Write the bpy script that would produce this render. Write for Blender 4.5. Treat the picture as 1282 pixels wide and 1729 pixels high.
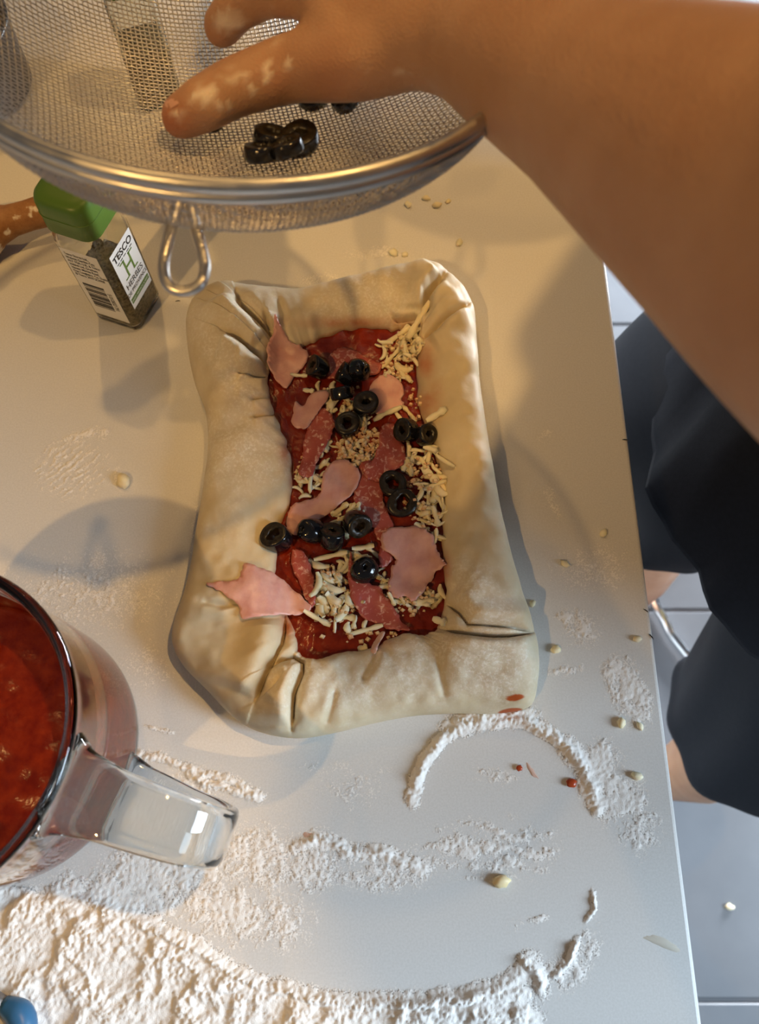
import bpy, bmesh, math, random
import numpy as np
from mathutils import Vector, Matrix, noise as mnoise
from mathutils.geometry import delaunay_2d_cdt

for o in list(bpy.data.objects):
    bpy.data.objects.remove(o, do_unlink=True)
SC = bpy.context.scene
COL = SC.collection

# ------------------------------------------------------------------ camera
Z0 = 0.90                      # counter height above the floor
CH = 0.45                      # camera height above the counter
PITCH = math.radians(20.6)     # away from straight down
W_, H_, F_ = 1282.0, 1729.0, 1295.0
cam_d = bpy.data.cameras.new('camera')
cam_d.sensor_fit = 'VERTICAL'
cam_d.sensor_height = 36.0
cam_d.lens = 36.0 * F_ / H_
cam_d.clip_start = 0.01
cam = bpy.data.objects.new('camera', cam_d)
COL.objects.link(cam)
cam.location = (0, 0, Z0 + CH)
cam.rotation_euler = (PITCH, 0, 0)
cam_d.dof.use_dof = True
cam_d.dof.focus_distance = 0.45
cam_d.dof.aperture_fstop = 9.0
SC.camera = cam

# ------------------------------------------------------------------ light
SC.view_settings.view_transform = 'Standard'
SC.view_settings.look = 'None'
SC.view_settings.gamma = 1.0
SC.view_settings.exposure = -0.22
SC.view_settings.use_curve_mapping = False
world = bpy.data.worlds.new('world')
SC.world = world
world.use_nodes = True
bg = world.node_tree.nodes['Background']
bg.inputs['Color'].default_value = (1.0, 0.93, 0.86, 1)
bg.inputs['Strength'].default_value = 0.10


def lamp(kind, name, loc, target, power, color, size, size_y=None, spot=None, blend=0.5, spread=None):
    d = bpy.data.lights.new(name, kind)
    d.energy = power
    d.color = color
    if kind == 'AREA':
        d.shape = 'RECTANGLE'
        d.size = size
        d.size_y = size_y
        if spread:
            d.spread = math.radians(spread)
    else:
        d.shadow_soft_size = size
    if spot:
        d.spot_size = math.radians(spot)
        d.spot_blend = blend
    o = bpy.data.objects.new(name, d)
    COL.objects.link(o)
    o.location = loc
    o.rotation_euler = (Vector(target) - Vector(loc)).to_track_quat('-Z', 'Y').to_euler()
    return o


WARM = (1.0, 0.58, 0.19)
lamp('SPOT', 'ceiling_spot_right', (0.50, 0.405, Z0 + 1.5), (0.0, 0.2, Z0), 41, WARM, 0.022, spot=120)
lamp('SPOT', 'ceiling_spot_left', (-0.80, -0.84, Z0 + 1.5), (-0.02, 0.42, Z0), 52, WARM, 0.022, spot=30, blend=1.0)
lamp('SPOT', 'ceiling_spot_far', (-0.35, 1.25, Z0 + 1.5), (-0.05, 0.55, Z0), 22, WARM, 0.022, spot=50, blend=1.0)
lamp('AREA', 'window_daylight', (2.6, -0.50, Z0 + 1.10), (0.0, 0.0, Z0), 190, (0.67, 0.84, 1.0), 1.3, 1.3)
lamp('AREA', 'added_floor_fill', (1.9, 2.1, 0.50), (0.4, 0.85, 0.0), 95, (0.85, 0.92, 1.0), 1.2, 0.75, spread=75)  # added fill centred below the worktop to brighten the floor; no door modelled


# ------------------------------------------------------------------ maths helpers
cA, sA = math.cos(PITCH), math.sin(PITCH)


def ray(px, py):
    px = np.asarray(px, float)
    py = np.asarray(py, float)
    x = (px - W_ / 2) / F_
    y = -(py - H_ / 2) / F_
    return np.stack([x + 0 * y, y * cA + sA + 0 * x, y * sA - cA + 0 * x], -1)


def at(px, py, z=0.0):
    """world point of photo pixel (px,py) at height z above the counter"""
    d = ray(px, py)
    t = (z - CH) / d[..., 2]
    return np.stack([d[..., 0] * t, d[..., 1] * t, Z0 + z + 0 * t], -1)


def atd(px, py, dep):
    d = ray(px, py)
    return np.array([0, 0, Z0 + CH]) + d * np.asarray(dep, float)[..., None]


def proj(P):
    P = np.asarray(P, float) - np.array([0, 0, Z0 + CH])
    y = cA * P[..., 1] + sA * P[..., 2]
    z = -sA * P[..., 1] + cA * P[..., 2]
    return np.stack([W_ / 2 + F_ * P[..., 0] / -z, H_ / 2 - F_ * y / -z], -1)


def vnoise(x, y, seed=0):
    x = np.asarray(x, float)
    y = np.asarray(y, float)
    xi = np.floor(x).astype(np.int64)
    yi = np.floor(y).astype(np.int64)
    fx = x - xi
    fy = y - yi
    fx = fx * fx * (3 - 2 * fx)
    fy = fy * fy * (3 - 2 * fy)

    def h(a, b):
        n = (a * 374761393 + b * 668265263 + seed * 1442695041) & 0xffffffff
        n = ((n ^ (n >> 13)) * 1274126177) & 0xffffffff
        n = n ^ (n >> 16)
        return (n & 0xffff) / 65535.0
    a = h(xi, yi)
    b = h(xi + 1, yi)
    c = h(xi, yi + 1)
    d = h(xi + 1, yi + 1)
    return (a * (1 - fx) + b * fx) * (1 - fy) + (c * (1 - fx) + d * fx) * fy


def fbm(x, y, seed=0, octv=4):
    s = 0
    a = 0.5
    for i in range(octv):
        s = s + a * vnoise(x, y, seed + i * 17)
        x = np.asarray(x) * 2.03 + 3.1
        y = np.asarray(y) * 2.03 + 7.7
        a *= 0.5
    return s / (1 - 0.5 ** octv)


def sstep(a, b, x):
    t = np.clip((x - a) / (b - a), 0, 1)
    return t * t * (3 - 2 * t)


def poly_dist(X, Y, pts):
    """distance, signed side and arc fraction to a polyline (pixel space)"""
    pts = np.asarray(pts, float)
    best = np.full(X.shape, 1e9)
    side = np.zeros(X.shape)
    frac = np.zeros(X.shape)
    seg = np.linalg.norm(np.diff(pts, axis=0), axis=1)
    cum = np.concatenate([[0], np.cumsum(seg)])
    for i in range(len(pts) - 1):
        ax, ay = pts[i]
        dx, dy = pts[i + 1] - pts[i]
        L2 = dx * dx + dy * dy
        t = np.clip(((X - ax) * dx + (Y - ay) * dy) / L2, 0, 1)
        ex = X - ax - t * dx
        ey = Y - ay - t * dy
        d = np.hypot(ex, ey)
        m = d < best
        best = np.where(m, d, best)
        side = np.where(m, np.sign(dx * ey - dy * ex), side)
        frac = np.where(m, (cum[i] + t * seg[i]) / cum[-1], frac)
    return best, side, frac


def inside(X, Y, poly):
    poly = np.asarray(poly, float)
    r = np.zeros(np.shape(X), bool)
    n = len(poly)
    j = n - 1
    for i in range(n):
        xi, yi = poly[i]
        xj, yj = poly[j]
        c = ((yi > Y) != (yj > Y)) & (X < (xj - xi) * (Y - yi) / (yj - yi + 1e-12) + xi)
        r ^= c
        j = i
    return r


def closed_spline(P, n):
    """closed Catmull-Rom through P, n samples"""
    P = np.asarray(P, float)
    m = len(P)
    t = np.linspace(0, m, n, endpoint=False)
    i = np.floor(t).astype(int)
    f = (t - i)[:, None]
    p0, p1, p2, p3 = P[(i - 1) % m], P[i % m], P[(i + 1) % m], P[(i + 2) % m]
    return 0.5 * (2 * p1 + (p2 - p0) * f + (2 * p0 - 5 * p1 + 4 * p2 - p3) * f ** 2 + (3 * p1 - p0 - 3 * p2 + p3) * f ** 3)


def open_spline(P, n):
    P = np.asarray(P, float)
    Q = np.vstack([2 * P[0] - P[1], P, 2 * P[-1] - P[-2]])
    m = len(P) - 1
    t = np.linspace(0, m, n)
    i = np.minimum(np.floor(t).astype(int), m - 1)
    f = (t - i)[:, None]
    p0, p1, p2, p3 = Q[i], Q[i + 1], Q[i + 2], Q[i + 3]
    return 0.5 * (2 * p1 + (p2 - p0) * f + (2 * p0 - 5 * p1 + 4 * p2 - p3) * f ** 2 + (3 * p1 - p0 - 3 * p2 + p3) * f ** 3)


# ------------------------------------------------------------------ object helpers
def link(o, parent=None):
    COL.objects.link(o)
    if parent is not None:
        o.parent = parent
    return o


def tag(o, label=None, cat=None, group=None, kind=None):
    if label:
        o['label'] = label
    if cat:
        o['category'] = cat
    if group:
        o['group'] = group
    if kind:
        o['kind'] = kind
    return o


def thing(name, loc, label, cat, group=None, rz=0):
    e = bpy.data.objects.new(name, None)
    e.empty_display_size = 0.02
    e.location = loc
    e.rotation_euler = (0, 0, rz)
    link(e)
    return tag(e, label, cat, group)


def ploc(p):
    """world location of an unrotated parent chain"""
    v = Vector((0, 0, 0))
    while p is not None:
        v += Vector(p.location)
        p = p.parent
    return v


def mk(name, V, Fc, mat, parent=None, smooth=True, origin=None, attrs=None):
    """ONE mesh object from world-space vertices; origin = bottom centre (or parent's)"""
    V = np.asarray(V, float)
    base = np.array(ploc(parent))
    if origin is None:
        lo, hi = V.min(0), V.max(0)
        origin = np.array([(lo[0] + hi[0]) / 2, (lo[1] + hi[1]) / 2, lo[2]])
    origin = np.asarray(origin, float)
    me = bpy.data.meshes.new(name)
    me.from_pydata((V - origin).tolist(), [], [tuple(int(k) for k in f) for f in Fc])
    if smooth:
        me.polygons.foreach_set('use_smooth', np.ones(len(me.polygons), bool))
    for m in (mat if isinstance(mat, (list, tuple)) else [mat]):
        me.materials.append(m)
    if attrs:
        for k, a in attrs.items():
            at_ = me.attributes.new(k, 'FLOAT', 'POINT')
            at_.data.foreach_set('value', np.asarray(a, np.float32))
    if len(me.polygons) < 250000:
        b_ = bmesh.new()
        b_.from_mesh(me)
        bmesh.ops.recalc_face_normals(b_, faces=b_.faces)
        b_.to_mesh(me)
        b_.free()
    me.update()
    o = bpy.data.objects.new(name, me)
    link(o, parent)
    o.location = origin - base
    return o


def grid_faces(nu, nv, cu=False, cv=False):
    """faces of a grid whose vertex index is i*nv+j"""
    I = np.arange(nu if cu else nu - 1)
    J = np.arange(nv if cv else nv - 1)
    i, j = np.meshgrid(I, J, indexing='ij')
    i2 = (i + 1) % nu
    j2 = (j + 1) % nv
    return np.stack([i * nv + j, i2 * nv + j, i2 * nv + j2, i * nv + j2], -1).reshape(-1, 4)


def tube(path, r, sides=8, closed=False, cap=True):
    """round tube along a path; r scalar or per point"""
    P = np.asarray(path, float)
    n = len(P)
    r = np.broadcast_to(np.asarray(r, float), (n,))
    T = np.roll(P, -1, 0) - np.roll(P, 1, 0)
    if not closed:
        T[0] = P[1] - P[0]
        T[-1] = P[-1] - P[-2]
    T /= np.linalg.norm(T, axis=1)[:, None] + 1e-12
    up = np.array([0, 0, 1.0])
    if abs(T[0] @ up) > 0.9:
        up = np.array([1.0, 0, 0])
    a = np.cross(T[0], up)
    V = []
    for i in range(n):
        a = a - (a @ T[i]) * T[i]
        a /= np.linalg.norm(a)
        b = np.cross(T[i], a)
        for k in range(sides):
            t = 2 * math.pi * k / sides
            V.append(P[i] + r[i] * (math.cos(t) * a + math.sin(t) * b))
    Fc = [tuple(f) for f in grid_faces(n, sides, closed, True)]
    if cap and not closed:
        Fc.append(tuple(range(sides))[::-1])
        Fc.append(tuple((n - 1) * sides + k for k in range(sides)))
    return np.array(V), Fc


def lathe(prof, n, center):
    """closed-or-open profile of (r,z) turned about a vertical axis"""
    prof = np.asarray(prof, float)
    t = np.linspace(0, 2 * np.pi, n, endpoint=False)
    V = np.stack([center[0] + prof[None, :, 0] * np.cos(t)[:, None],
                  center[1] + prof[None, :, 0] * np.sin(t)[:, None],
                  center[2] + prof[None, :, 1] + 0 * t[:, None]], -1).reshape(-1, 3)
    return V, [tuple(f) for f in grid_faces(n, len(prof), True, False)]


def box(lo, hi):
    x0, y0, z0 = lo
    x1, y1, z1 = hi
    V = [(x0, y0, z0), (x1, y0, z0), (x1, y1, z0), (x0, y1, z0), (x0, y0, z1), (x1, y0, z1), (x1, y1, z1), (x0, y1, z1)]
    return V, [(3, 2, 1, 0), (4, 5, 6, 7), (0, 1, 5, 4), (1, 2, 6, 5), (2, 3, 7, 6), (3, 0, 4, 7)]


def bevel(o, w, seg=2):
    m = o.modifiers.new('bevel', 'BEVEL')
    m.width = w
    m.segments = seg
    m.limit_method = 'ANGLE'
    return o


# ------------------------------------------------------------------ materials
def mat(name, col, rough=0.5, spec=0.5, metal=0.0, trans=0.0, ior=1.45, coat=0.0, sss=0.0, sss_r=(1, .4, .2), sss_s=0.004):
    m = bpy.data.materials.new(name)
    m.use_nodes = True
    b = m.node_tree.nodes['Principled BSDF']
    b.inputs['Base Color'].default_value = (*col, 1)
    b.inputs['Roughness'].default_value = rough
    b.inputs['Specular IOR Level'].default_value = spec
    b.inputs['Metallic'].default_value = metal
    b.inputs['Transmission Weight'].default_value = trans
    b.inputs['IOR'].default_value = ior
    b.inputs['Coat Weight'].default_value = coat
    if sss:
        b.inputs['Subsurface Weight'].default_value = sss
        b.inputs['Subsurface Radius'].default_value = sss_r
        b.inputs['Subsurface Scale'].default_value = sss_s
    return m


class NT:
    """small node-tree writer"""
    def __init__(s, m):
        s.m = m
        s.t = m.node_tree
        s.b = s.t.nodes['Principled BSDF']
        s.tc = s.t.nodes.new('ShaderNodeTexCoord')

    def new(s, kind, **kw):
        n = s.t.nodes.new(kind)
        for k, v in kw.items():
            setattr(n, k, v)
        return n

    def noise(s, scale, detail=4, rough=0.55, coord='Object', dist=0.0):
        n = s.new('ShaderNodeTexNoise')
        n.inputs['Scale'].default_value = scale
        n.inputs['Detail'].default_value = detail
        n.inputs['Roughness'].default_value = rough
        n.inputs['Distortion'].default_value = dist
        s.t.links.new(s.tc.outputs[coord], n.inputs['Vector'])
        return n.outputs['Fac']

    def voronoi(s, scale, feature='F1', coord='Object'):
        n = s.new('ShaderNodeTexVoronoi', feature=feature)
        n.inputs['Scale'].default_value = scale
        s.t.links.new(s.tc.outputs[coord], n.inputs['Vector'])
        return n.outputs['Distance']

    def attr(s, name):
        n = s.new('ShaderNodeAttribute', attribute_name=name)
        return n.outputs['Fac']

    def ramp(s, fac, stops):
        n = s.new('ShaderNodeValToRGB')
        cr = n.color_ramp
        while len(cr.elements) < len(stops):
            cr.elements.new(0.5)
        for e, (p, c) in zip(cr.elements, stops):
            e.position = p
            e.color = (*c, 1) if len(c) == 3 else c
        s.t.links.new(fac, n.inputs['Fac'])
        return n.outputs['Color']

    def mapr(s, fac, a, b, c=0.0, d=1.0):
        n = s.new('ShaderNodeMapRange')
        for k, v in zip(('From Min', 'From Max', 'To Min', 'To Max'), (a, b, c, d)):
            n.inputs[k].default_value = v
        s.t.links.new(fac, n.inputs['Value'])
        return n.outputs['Result']

    def math(s, op, a, b):
        n = s.new('ShaderNodeMath', operation=op)
        for i, v in enumerate((a, b)):
            if isinstance(v, (int, float)):
                n.inputs[i].default_value = v
            else:
                s.t.links.new(v, n.inputs[i])
        return n.outputs[0]

    def mix(s, fac, a, b):
        n = s.new('ShaderNodeMix', data_type='RGBA')
        if isinstance(fac, (int, float)):
            n.inputs['Factor'].default_value = fac
        else:
            s.t.links.new(fac, n.inputs['Factor'])
        for k, v in (('A', a), ('B', b)):
            sk = [i for i in n.inputs if i.name == k and i.type == 'RGBA'][0]
            if isinstance(v, tuple):
                sk.default_value = (*v, 1)
            else:
                s.t.links.new(v, sk)
        return [o for o in n.outputs if o.type == 'RGBA'][0]

    def col(s, c):
        s.t.links.new(c, s.b.inputs['Base Color'])
        return s

    def rough(s, v):
        s.t.links.new(v, s.b.inputs['Roughness'])
        return s

    def bump(s, h, strength=0.3, dist=0.001):
        n = s.new('ShaderNodeBump')
        n.inputs['Strength'].default_value = strength
        n.inputs['Distance'].default_value = dist
        s.t.links.new(h, n.inputs['Height'])
        s.t.links.new(n.outputs['Normal'], s.b.inputs['Normal'])
        return s


M = {}
# counter: matt white laminate with faint speckle
m = M['counter'] = mat('white_laminate', (.74, .73, .71), .42, .4)
n = NT(m)
sp = n.mapr(n.noise(900, 2), .35, .65)
n.col(n.mix(sp, (.675, .665, .645), (.73, .72, .705))).bump(n.noise(1400, 2), .08, .0002)
m = M['edge'] = mat('white_edge_band', (.80, .80, .79), .3)
m = M['panel'] = mat('cabinet_panel', (.55, .54, .52), .5)
# floor tile
m = M['tile'] = mat('grey_tile', (.30, .31, .33), .34)
n = NT(m)
n.col(n.mix(n.mapr(n.noise(6, 5), .3, .7), (.115, .122, .135), (.15, .157, .17))).bump(n.noise(60, 3), .05, .001)
M['grout'] = mat('grout', (.13, .13, .14), .8)
# flour
m = M['flour'] = mat('flour', (.86, .83, .79), .95, .1)
n = NT(m)
n.col(n.mix(n.noise(500, 3), (.84, .81, .77), (.91, .89, .86))).bump(n.math('MULTIPLY', n.noise(1500, 3), n.mapr(n.attr('cover'), .4, .8)), .45, .0005)
fa = n.math('ADD', n.attr('cover'), n.math('MULTIPLY', n.math('SUBTRACT', n.noise(1200, 3, .70), .5), 1.7))
n.t.links.new(n.mapr(fa, .34, .39), n.b.inputs['Alpha'])
# dough
m = M['dough'] = mat('raw_dough', (.66, .56, .39), .62, .35, sss=.18, sss_r=(1, .6, .3), sss_s=.004)
n = NT(m)
big = n.noise(28, 4)
c0 = n.mix(n.mapr(big, .35, .68), (.545, .445, .285), (.665, .575, .405))
fine = n.mapr(n.noise(520, 3, .7), .47, .66)
fl = n.math('MULTIPLY', n.mapr(n.math('ADD', n.attr('flour'), n.math('MULTIPLY', n.noise(70, 4, .65), .7)), .55, 1.05), n.mapr(fine, 0, 1, .35, 1))
c1 = n.mix(fl, c0, (.82, .775, .69))
c2 = n.mix(n.attr('sauce'), c1, (.42, .085, .014))
n.col(c2).bump(n.math('ADD', n.noise(300, 3), n.math('MULTIPLY', fl, .8)), .22, .0006)
n.rough(n.mapr(fl, 0, 1, .55, .95))
# tomato sauce
m = M['sauce'] = mat('tomato_sauce', (.22, .012, .004), .24, .4)
n = NT(m)
n.col(n.mix(n.mapr(n.noise(130, 5), .35, .7), (.15, .009, .002), (.25, .024, .004))).bump(n.noise(330, 3), .35, .001)
m = M['stain'] = mat('tomato_stain', (.42, .06, .015), .3)
# ham, salami
m = M['ham'] = mat('ham', (.66, .34, .30), .38, .45, sss=.25, sss_r=(1, .5, .4), sss_s=.003)
n = NT(m)
n.col(n.mix(n.mapr(n.noise(75, 5, .6), .3, .72), (.56, .27, .245), (.745, .44, .385))).bump(n.noise(420, 3), .25, .0006)
m = M['salami'] = mat('salami', (.45, .10, .08), .33, .5, sss=.1, sss_s=.002)
n = NT(m)
fat = n.mapr(n.noise(290, 3, .55, dist=1.0), .54, .68)
n.col(n.mix(fat, n.mix(n.noise(90, 3), (.33, .055, .045), (.47, .115, .085)), (.70, .40, .33))).bump(n.noise(400, 3), .35, .0007)
m = M['fat'] = mat('translucent_fat', (.66, .42, .36), .25, .5, sss=.4, sss_s=.003)
# cheese
m = M['cheese'] = mat('grated_cheese', (.83, .66, .33), .42, .4, sss=.25, sss_r=(1, .7, .3), sss_s=.003)
n = NT(m)
ob = n.new('ShaderNodeObjectInfo')
n.col(n.mix(n.mapr(ob.outputs['Random'], 0, 1), (.82, .68, .40), (.90, .83, .62))).bump(n.noise(300, 3), .3, .0005)
m = M['crumb'] = mat('cheese_crumb', (.80, .60, .33), .5, .3)
n = NT(m)
n.col(n.mix(n.mapr(n.noise(160, 3), .4, .6), (.70, .40, .22), (.84, .68, .42)))
# olives
M['olive_skin'] = mat('black_olive_skin', (.006, .006, .008), .16, .5, coat=.3)
m = M['olive_flesh'] = mat('olive_flesh', (.035, .024, .013), .28, .5)
n = NT(m)
n.col(n.mix(n.mapr(n.noise(400, 3), .3, .7), (.008, .006, .004), (.034, .025, .013))).bump(n.noise(600, 3), .4, .0006)
# metal
m = M['steel'] = mat('brushed_steel', (.62, .60, .57), .26, .5, 1.0)
n = NT(m)
n.rough(n.mapr(n.noise(90, 3), .3, .7, .28, .46))
M['wire'] = mat('steel_wire', (.56, .53, .49), .35, .5, 1.0)
M['chrome'] = mat('chrome', (.78, .80, .83), .08, .5, 1.0)
# glass & co
M['glass'] = mat('clear_glass', (.97, .99, .985), .0, .5, 0, 1.0, 1.47)
M['jar_glass'] = mat('jar_glass', (.93, .95, .92), .02, .5, 0, 1.0, 1.45)
m = M['herbs'] = mat('dried_herbs', (.16, .13, .06), .9, .2)
n = NT(m)
n.col(n.ramp(n.voronoi(520), [(0, (.07, .055, .025)), (.45, (.20, .155, .075)), (1, (.36, .29, .17))])).bump(n.voronoi(520), .8, .001)
m = M['lid'] = mat('green_plastic', (.085, .175, .022), .38, .5)
M['paper'] = mat('label_paper', (.76, .75, .71), .45, .4)
M['ink'] = mat('black_ink', (.015, .015, .015), .5)
M['ink_green'] = mat('green_ink', (.115, .20, .030), .5)
M['ink_white'] = mat('white_ink', (.78, .78, .74), .5)
m = M['wood'] = mat('floury_wood', (.30, .13, .04), .55)
n = NT(m)
wc = n.mix(n.mapr(n.noise(180, 4, .7), .3, .7), (.24, .10, .030), (.36, .17, .060))
n.col(n.mix(n.mapr(n.noise(85, 3), .58, .64), wc, (.72, .62, .48)))
M['dark'] = mat('dark_enamel', (.035, .034, .033), .3)
M['blue'] = mat('blue_plastic', (.035, .13, .26), .35)
M['grey_metal'] = mat('grey_metal', (.22, .20, .185), .4, .5, .7)
# skin and clothes
m = M['skin'] = mat('skin', (.50, .245, .135), .48, .4, sss=.22, sss_r=(1, .35, .18), sss_s=.006)
n = NT(m)
sc = n.mix(n.mapr(n.noise(26, 4), .3, .7), (.40, .215, .125), (.48, .280, .175))
sc = n.mix(n.math('MULTIPLY', n.attr('red'), .75), sc, (.40, .115, .060))
n.col(n.mix(n.math('MULTIPLY', n.attr('flour'), .8), sc, (.80, .68, .56))).bump(n.math('ADD', n.math('ADD', n.voronoi(750), n.math('MULTIPLY', n.noise(140, 4), 2.0)), n.math('MULTIPLY', n.attr('flour'), 1.5)), .30, .0006)
M['nail'] = mat('nail', (.60, .33, .24), .3)
m = M['navy'] = mat('navy_jersey', (.012, .015, .024), .85, .25)
n = NT(m)
n.col(n.mix(n.noise(300, 3), (.006, .008, .014), (.012, .015, .025))).bump(n.noise(1500, 2), .3, .0005)
m = M['shorts'] = mat('charcoal_shorts', (.020, .024, .034), .85, .25)
n = NT(m)
n.col(n.mix(n.noise(200, 3), (.011, .013, .019), (.018, .021, .029))).bump(n.noise(1300, 2), .3, .0005)
M['hair'] = mat('brown_hair', (.035, .02, .012), .5)
M['eye'] = mat('eye_white', (.75, .74, .72), .2)
M['seat_pad'] = mat('grey_seat', (.10, .10, .11), .6)

# ================================================================== STRUCTURE
EDGE = 0.161
# floor: dark grout bed with separate tiles
fl = mk('floor', *box((-2.2, -1.6, -0.05), (3.2, 3.4, -0.006)), M['grout'], smooth=False)
tag(fl, 'grey tiled kitchen floor beside the counter', kind='structure')
TS = 0.604
g = 0.006
tile_me = None
ty0 = float(at(1190, 1690, -Z0)[1])
for i in range(-4, 6):
    for j in range(-2, 6):
        x0, y0 = 0.10 + i * TS, ty0 + j * TS
        if x0 < -2.2 or x0 + TS > 3.2 or y0 < -1.6 or y0 + TS > 3.4:
            continue
        if tile_me is None:
            o = mk('tile', *box((x0 + g / 2, y0 + g / 2, -0.006), (x0 + TS - g / 2, y0 + TS - g / 2, 0.0)), M['tile'], fl, smooth=False)
            bevel(o, .002, 1)
            tile_me = o
        else:
            o = tile_me.copy()
            link(o, fl)
            o.location = tile_me.location + Vector((x0 - tx0, y0 - tyy0, 0))
        if o is tile_me:
            tx0, tyy0 = x0, y0

# counter
ct = thing('kitchen_counter', (-0.5, 0.3, 0), 'white kitchen counter with a square edge, dusted with flour', 'counter')
o = mk('worktop', *box((-1.2, -0.55, Z0 - .030), (EDGE + .0008, 1.15, Z0)), M['counter'], ct, smooth=False)
bevel(o, .0024, 3)
o = mk('base_panel', *box((-1.15, -0.5, 0.0), (EDGE - .03, 1.1, Z0 - .030)), M['panel'], ct, smooth=False)

# ================================================================== PIZZA
PAIRS = [((338, 500), (462, 585)), ((380, 487), (475, 578)), ((420, 490), (490, 583)), ((470, 494), (510, 583)),
         ((520, 490), (535, 568)), ((575, 476), (585, 551)), ((630, 464), (635, 547)), ((680, 452), (668, 553)),
         ((720, 449), (692, 545)), ((757, 466), (705, 550)), ((785, 495), (708, 562)), ((801, 530), (707, 585)),
         ((806, 590), (705, 630)), ((812, 660), (710, 690)), ((824, 740), (728, 745)), ((838, 820), (746, 815)),
         ((852, 890), (748, 880)), ((870, 960), (750, 940)), ((888, 1020), (754, 990)), ((901, 1060), (748, 1035)),
         ((909, 1100), (738, 1058)), ((908, 1150), (722, 1069)), ((895, 1192), (705, 1072)), ((840, 1204), (688, 1068)),
         ((770, 1204), (660, 1076)), ((700, 1208), (630, 1092)), ((630, 1221), (595, 1098)), ((560, 1238), (560, 1105)),
         ((500, 1246), (532, 1111)), ((440, 1236), (510, 1109)), ((395, 1212), (502, 1095)), ((350, 1166), (500, 1075)),
         ((310, 1125), (490, 1050)), ((292, 1090), (478, 1025)), ((293, 1055), (468, 1000)), ((308, 1010), (464, 970)),
         ((322, 950), (464, 935)), ((333, 880), (470, 890)), ((345, 810), (488, 845)), ((351, 750), (492, 790)),
         ((347, 695), (484, 745)), ((330, 650), (466, 705)), ((319, 600), (454, 668)), ((315, 550), (453, 635)),
         ((322, 520), (456, 605))]
NS, NT_ = 1250, 130
outer = closed_spline([p[0] for p in PAIRS], NS)
inner = closed_spline([p[1] for p in PAIRS], NS)
wob = (vnoise(np.arange(NS) / 9.0, 0, 5) - .5) * 5
inner[:, 0] += wob
inner[:, 1] += (vnoise(np.arange(NS) / 9.0, 9, 6) - .5) * 5
OUT3 = at(outer[:, 0], outer[:, 1], .011)
IN3 = at(inner[:, 0], inner[:, 1], .017)
prof = open_spline([(.09, -.0005), (.02, .003), (0, .011), (.035, .0195), (.12, .0255), (.27, .0290), (.45, .0298), (.62, .0285),
                    (.78, .0258), (.91, .0222), (.98, .0182), (1.0, .0145), (.975, .0105), (.93, .0085), (.86, .0075)], NT_)
u = prof[:, 0]
zz = prof[:, 1]
Vd = OUT3[:, None, :] * (1 - u)[None, :, None] + IN3[:, None, :] * u[None, :, None]
hmul = 0.92 + .22 * (fbm(np.arange(NS) / 60.0, 3.3, 11) - .5) * 2
hmul = (hmul + np.roll(hmul, 20) + np.roll(hmul, -20)) / 3
Vd[:, :, 2] = Z0 + zz[None, :] * np.where(zz[None, :] > .006, hmul[:, None], 1)
top = sstep(.008, .022, zz)[None, :]
# low lumps
Q = proj(Vd)
X, Y = Q[..., 0], Q[..., 1]
dz = (fbm(X / 75, Y / 75, 21, 3) - .5) * .0085 + (fbm(X / 22, Y / 22, 25, 2) - .5) * .0009
# creases: polyline, depth, width px, lift (+side), lift width
CR = [
    ([(398, 492), (404, 512), (418, 528), (438, 545), (459, 568)], .0075, 3.2, .0060, 45, 1),
    ([(449, 530), (450, 545), (455, 560), (462, 574)], .0050, 3, .0020, 14, -1),
    ([(378, 563), (402, 575), (428, 596), (446, 613), (453, 626)], .0070, 3.0, .0065, 42, 1),
    ([(400, 630), (425, 632), (450, 634)], .0060, 2.6, .0045, 26, -1),
    ([(425, 672), (442, 670), (458, 671)], .0045, 3.5, .002, 14, 1),
    ([(425, 700), (445, 698), (467, 696)], .0050, 4.0, .002, 14, 1),
    ([(748, 464), (732, 478), (722, 492), (720, 512), (718, 528)], .0140, 6.0, .0050, 34, 1),
    ([(790, 516), (770, 525), (752, 537), (735, 555), (714, 571)], .0090, 4.0, .0050, 34, -1),
    ([(662, 528), (672, 538), (690, 538), (708, 536)], .0060, 3.0, .0020, 16, -1),
    ([(480, 1040), (480, 1068), (476, 1088), (463, 1110), (450, 1136), (440, 1160), (430, 1186)], .0080, 3.0, .0060, 60, 1),
    ([(456, 1126), (474, 1116), (495, 1111), (511, 1120), (511, 1134), (504, 1152), (496, 1172), (494, 1200), (492, 1232)], .0085, 3.2, .0065, 44, 1),
    ([(750, 1016), (765, 1024), (779, 1036), (791, 1053), (828, 1055), (865, 1057), (902, 1063)], .0080, 2.8, .0060, 44, -1),
    ([(745, 1062), (770, 1068), (796, 1072), (830, 1075), (862, 1074), (904, 1066)], .0070, 3.0, .0055, 40, 1),
    ([(336, 1012), (372, 1020), (405, 1016)], .0030, 7, .001, 20, 1),
    ([(566, 1160), (560, 1190), (548, 1225)], .0022, 9, .001, 20, 1),
    ([(740, 1110), (744, 1140), (752, 1180)], .0018, 10, .001, 20, 1),
    ([(640, 1095), (630, 1120), (610, 1150)], .0016, 9, .001, 20, -1),
    ([(470, 500), (480, 530), (478, 560)], .0014, 14, .001, 20, -1),
]
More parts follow.
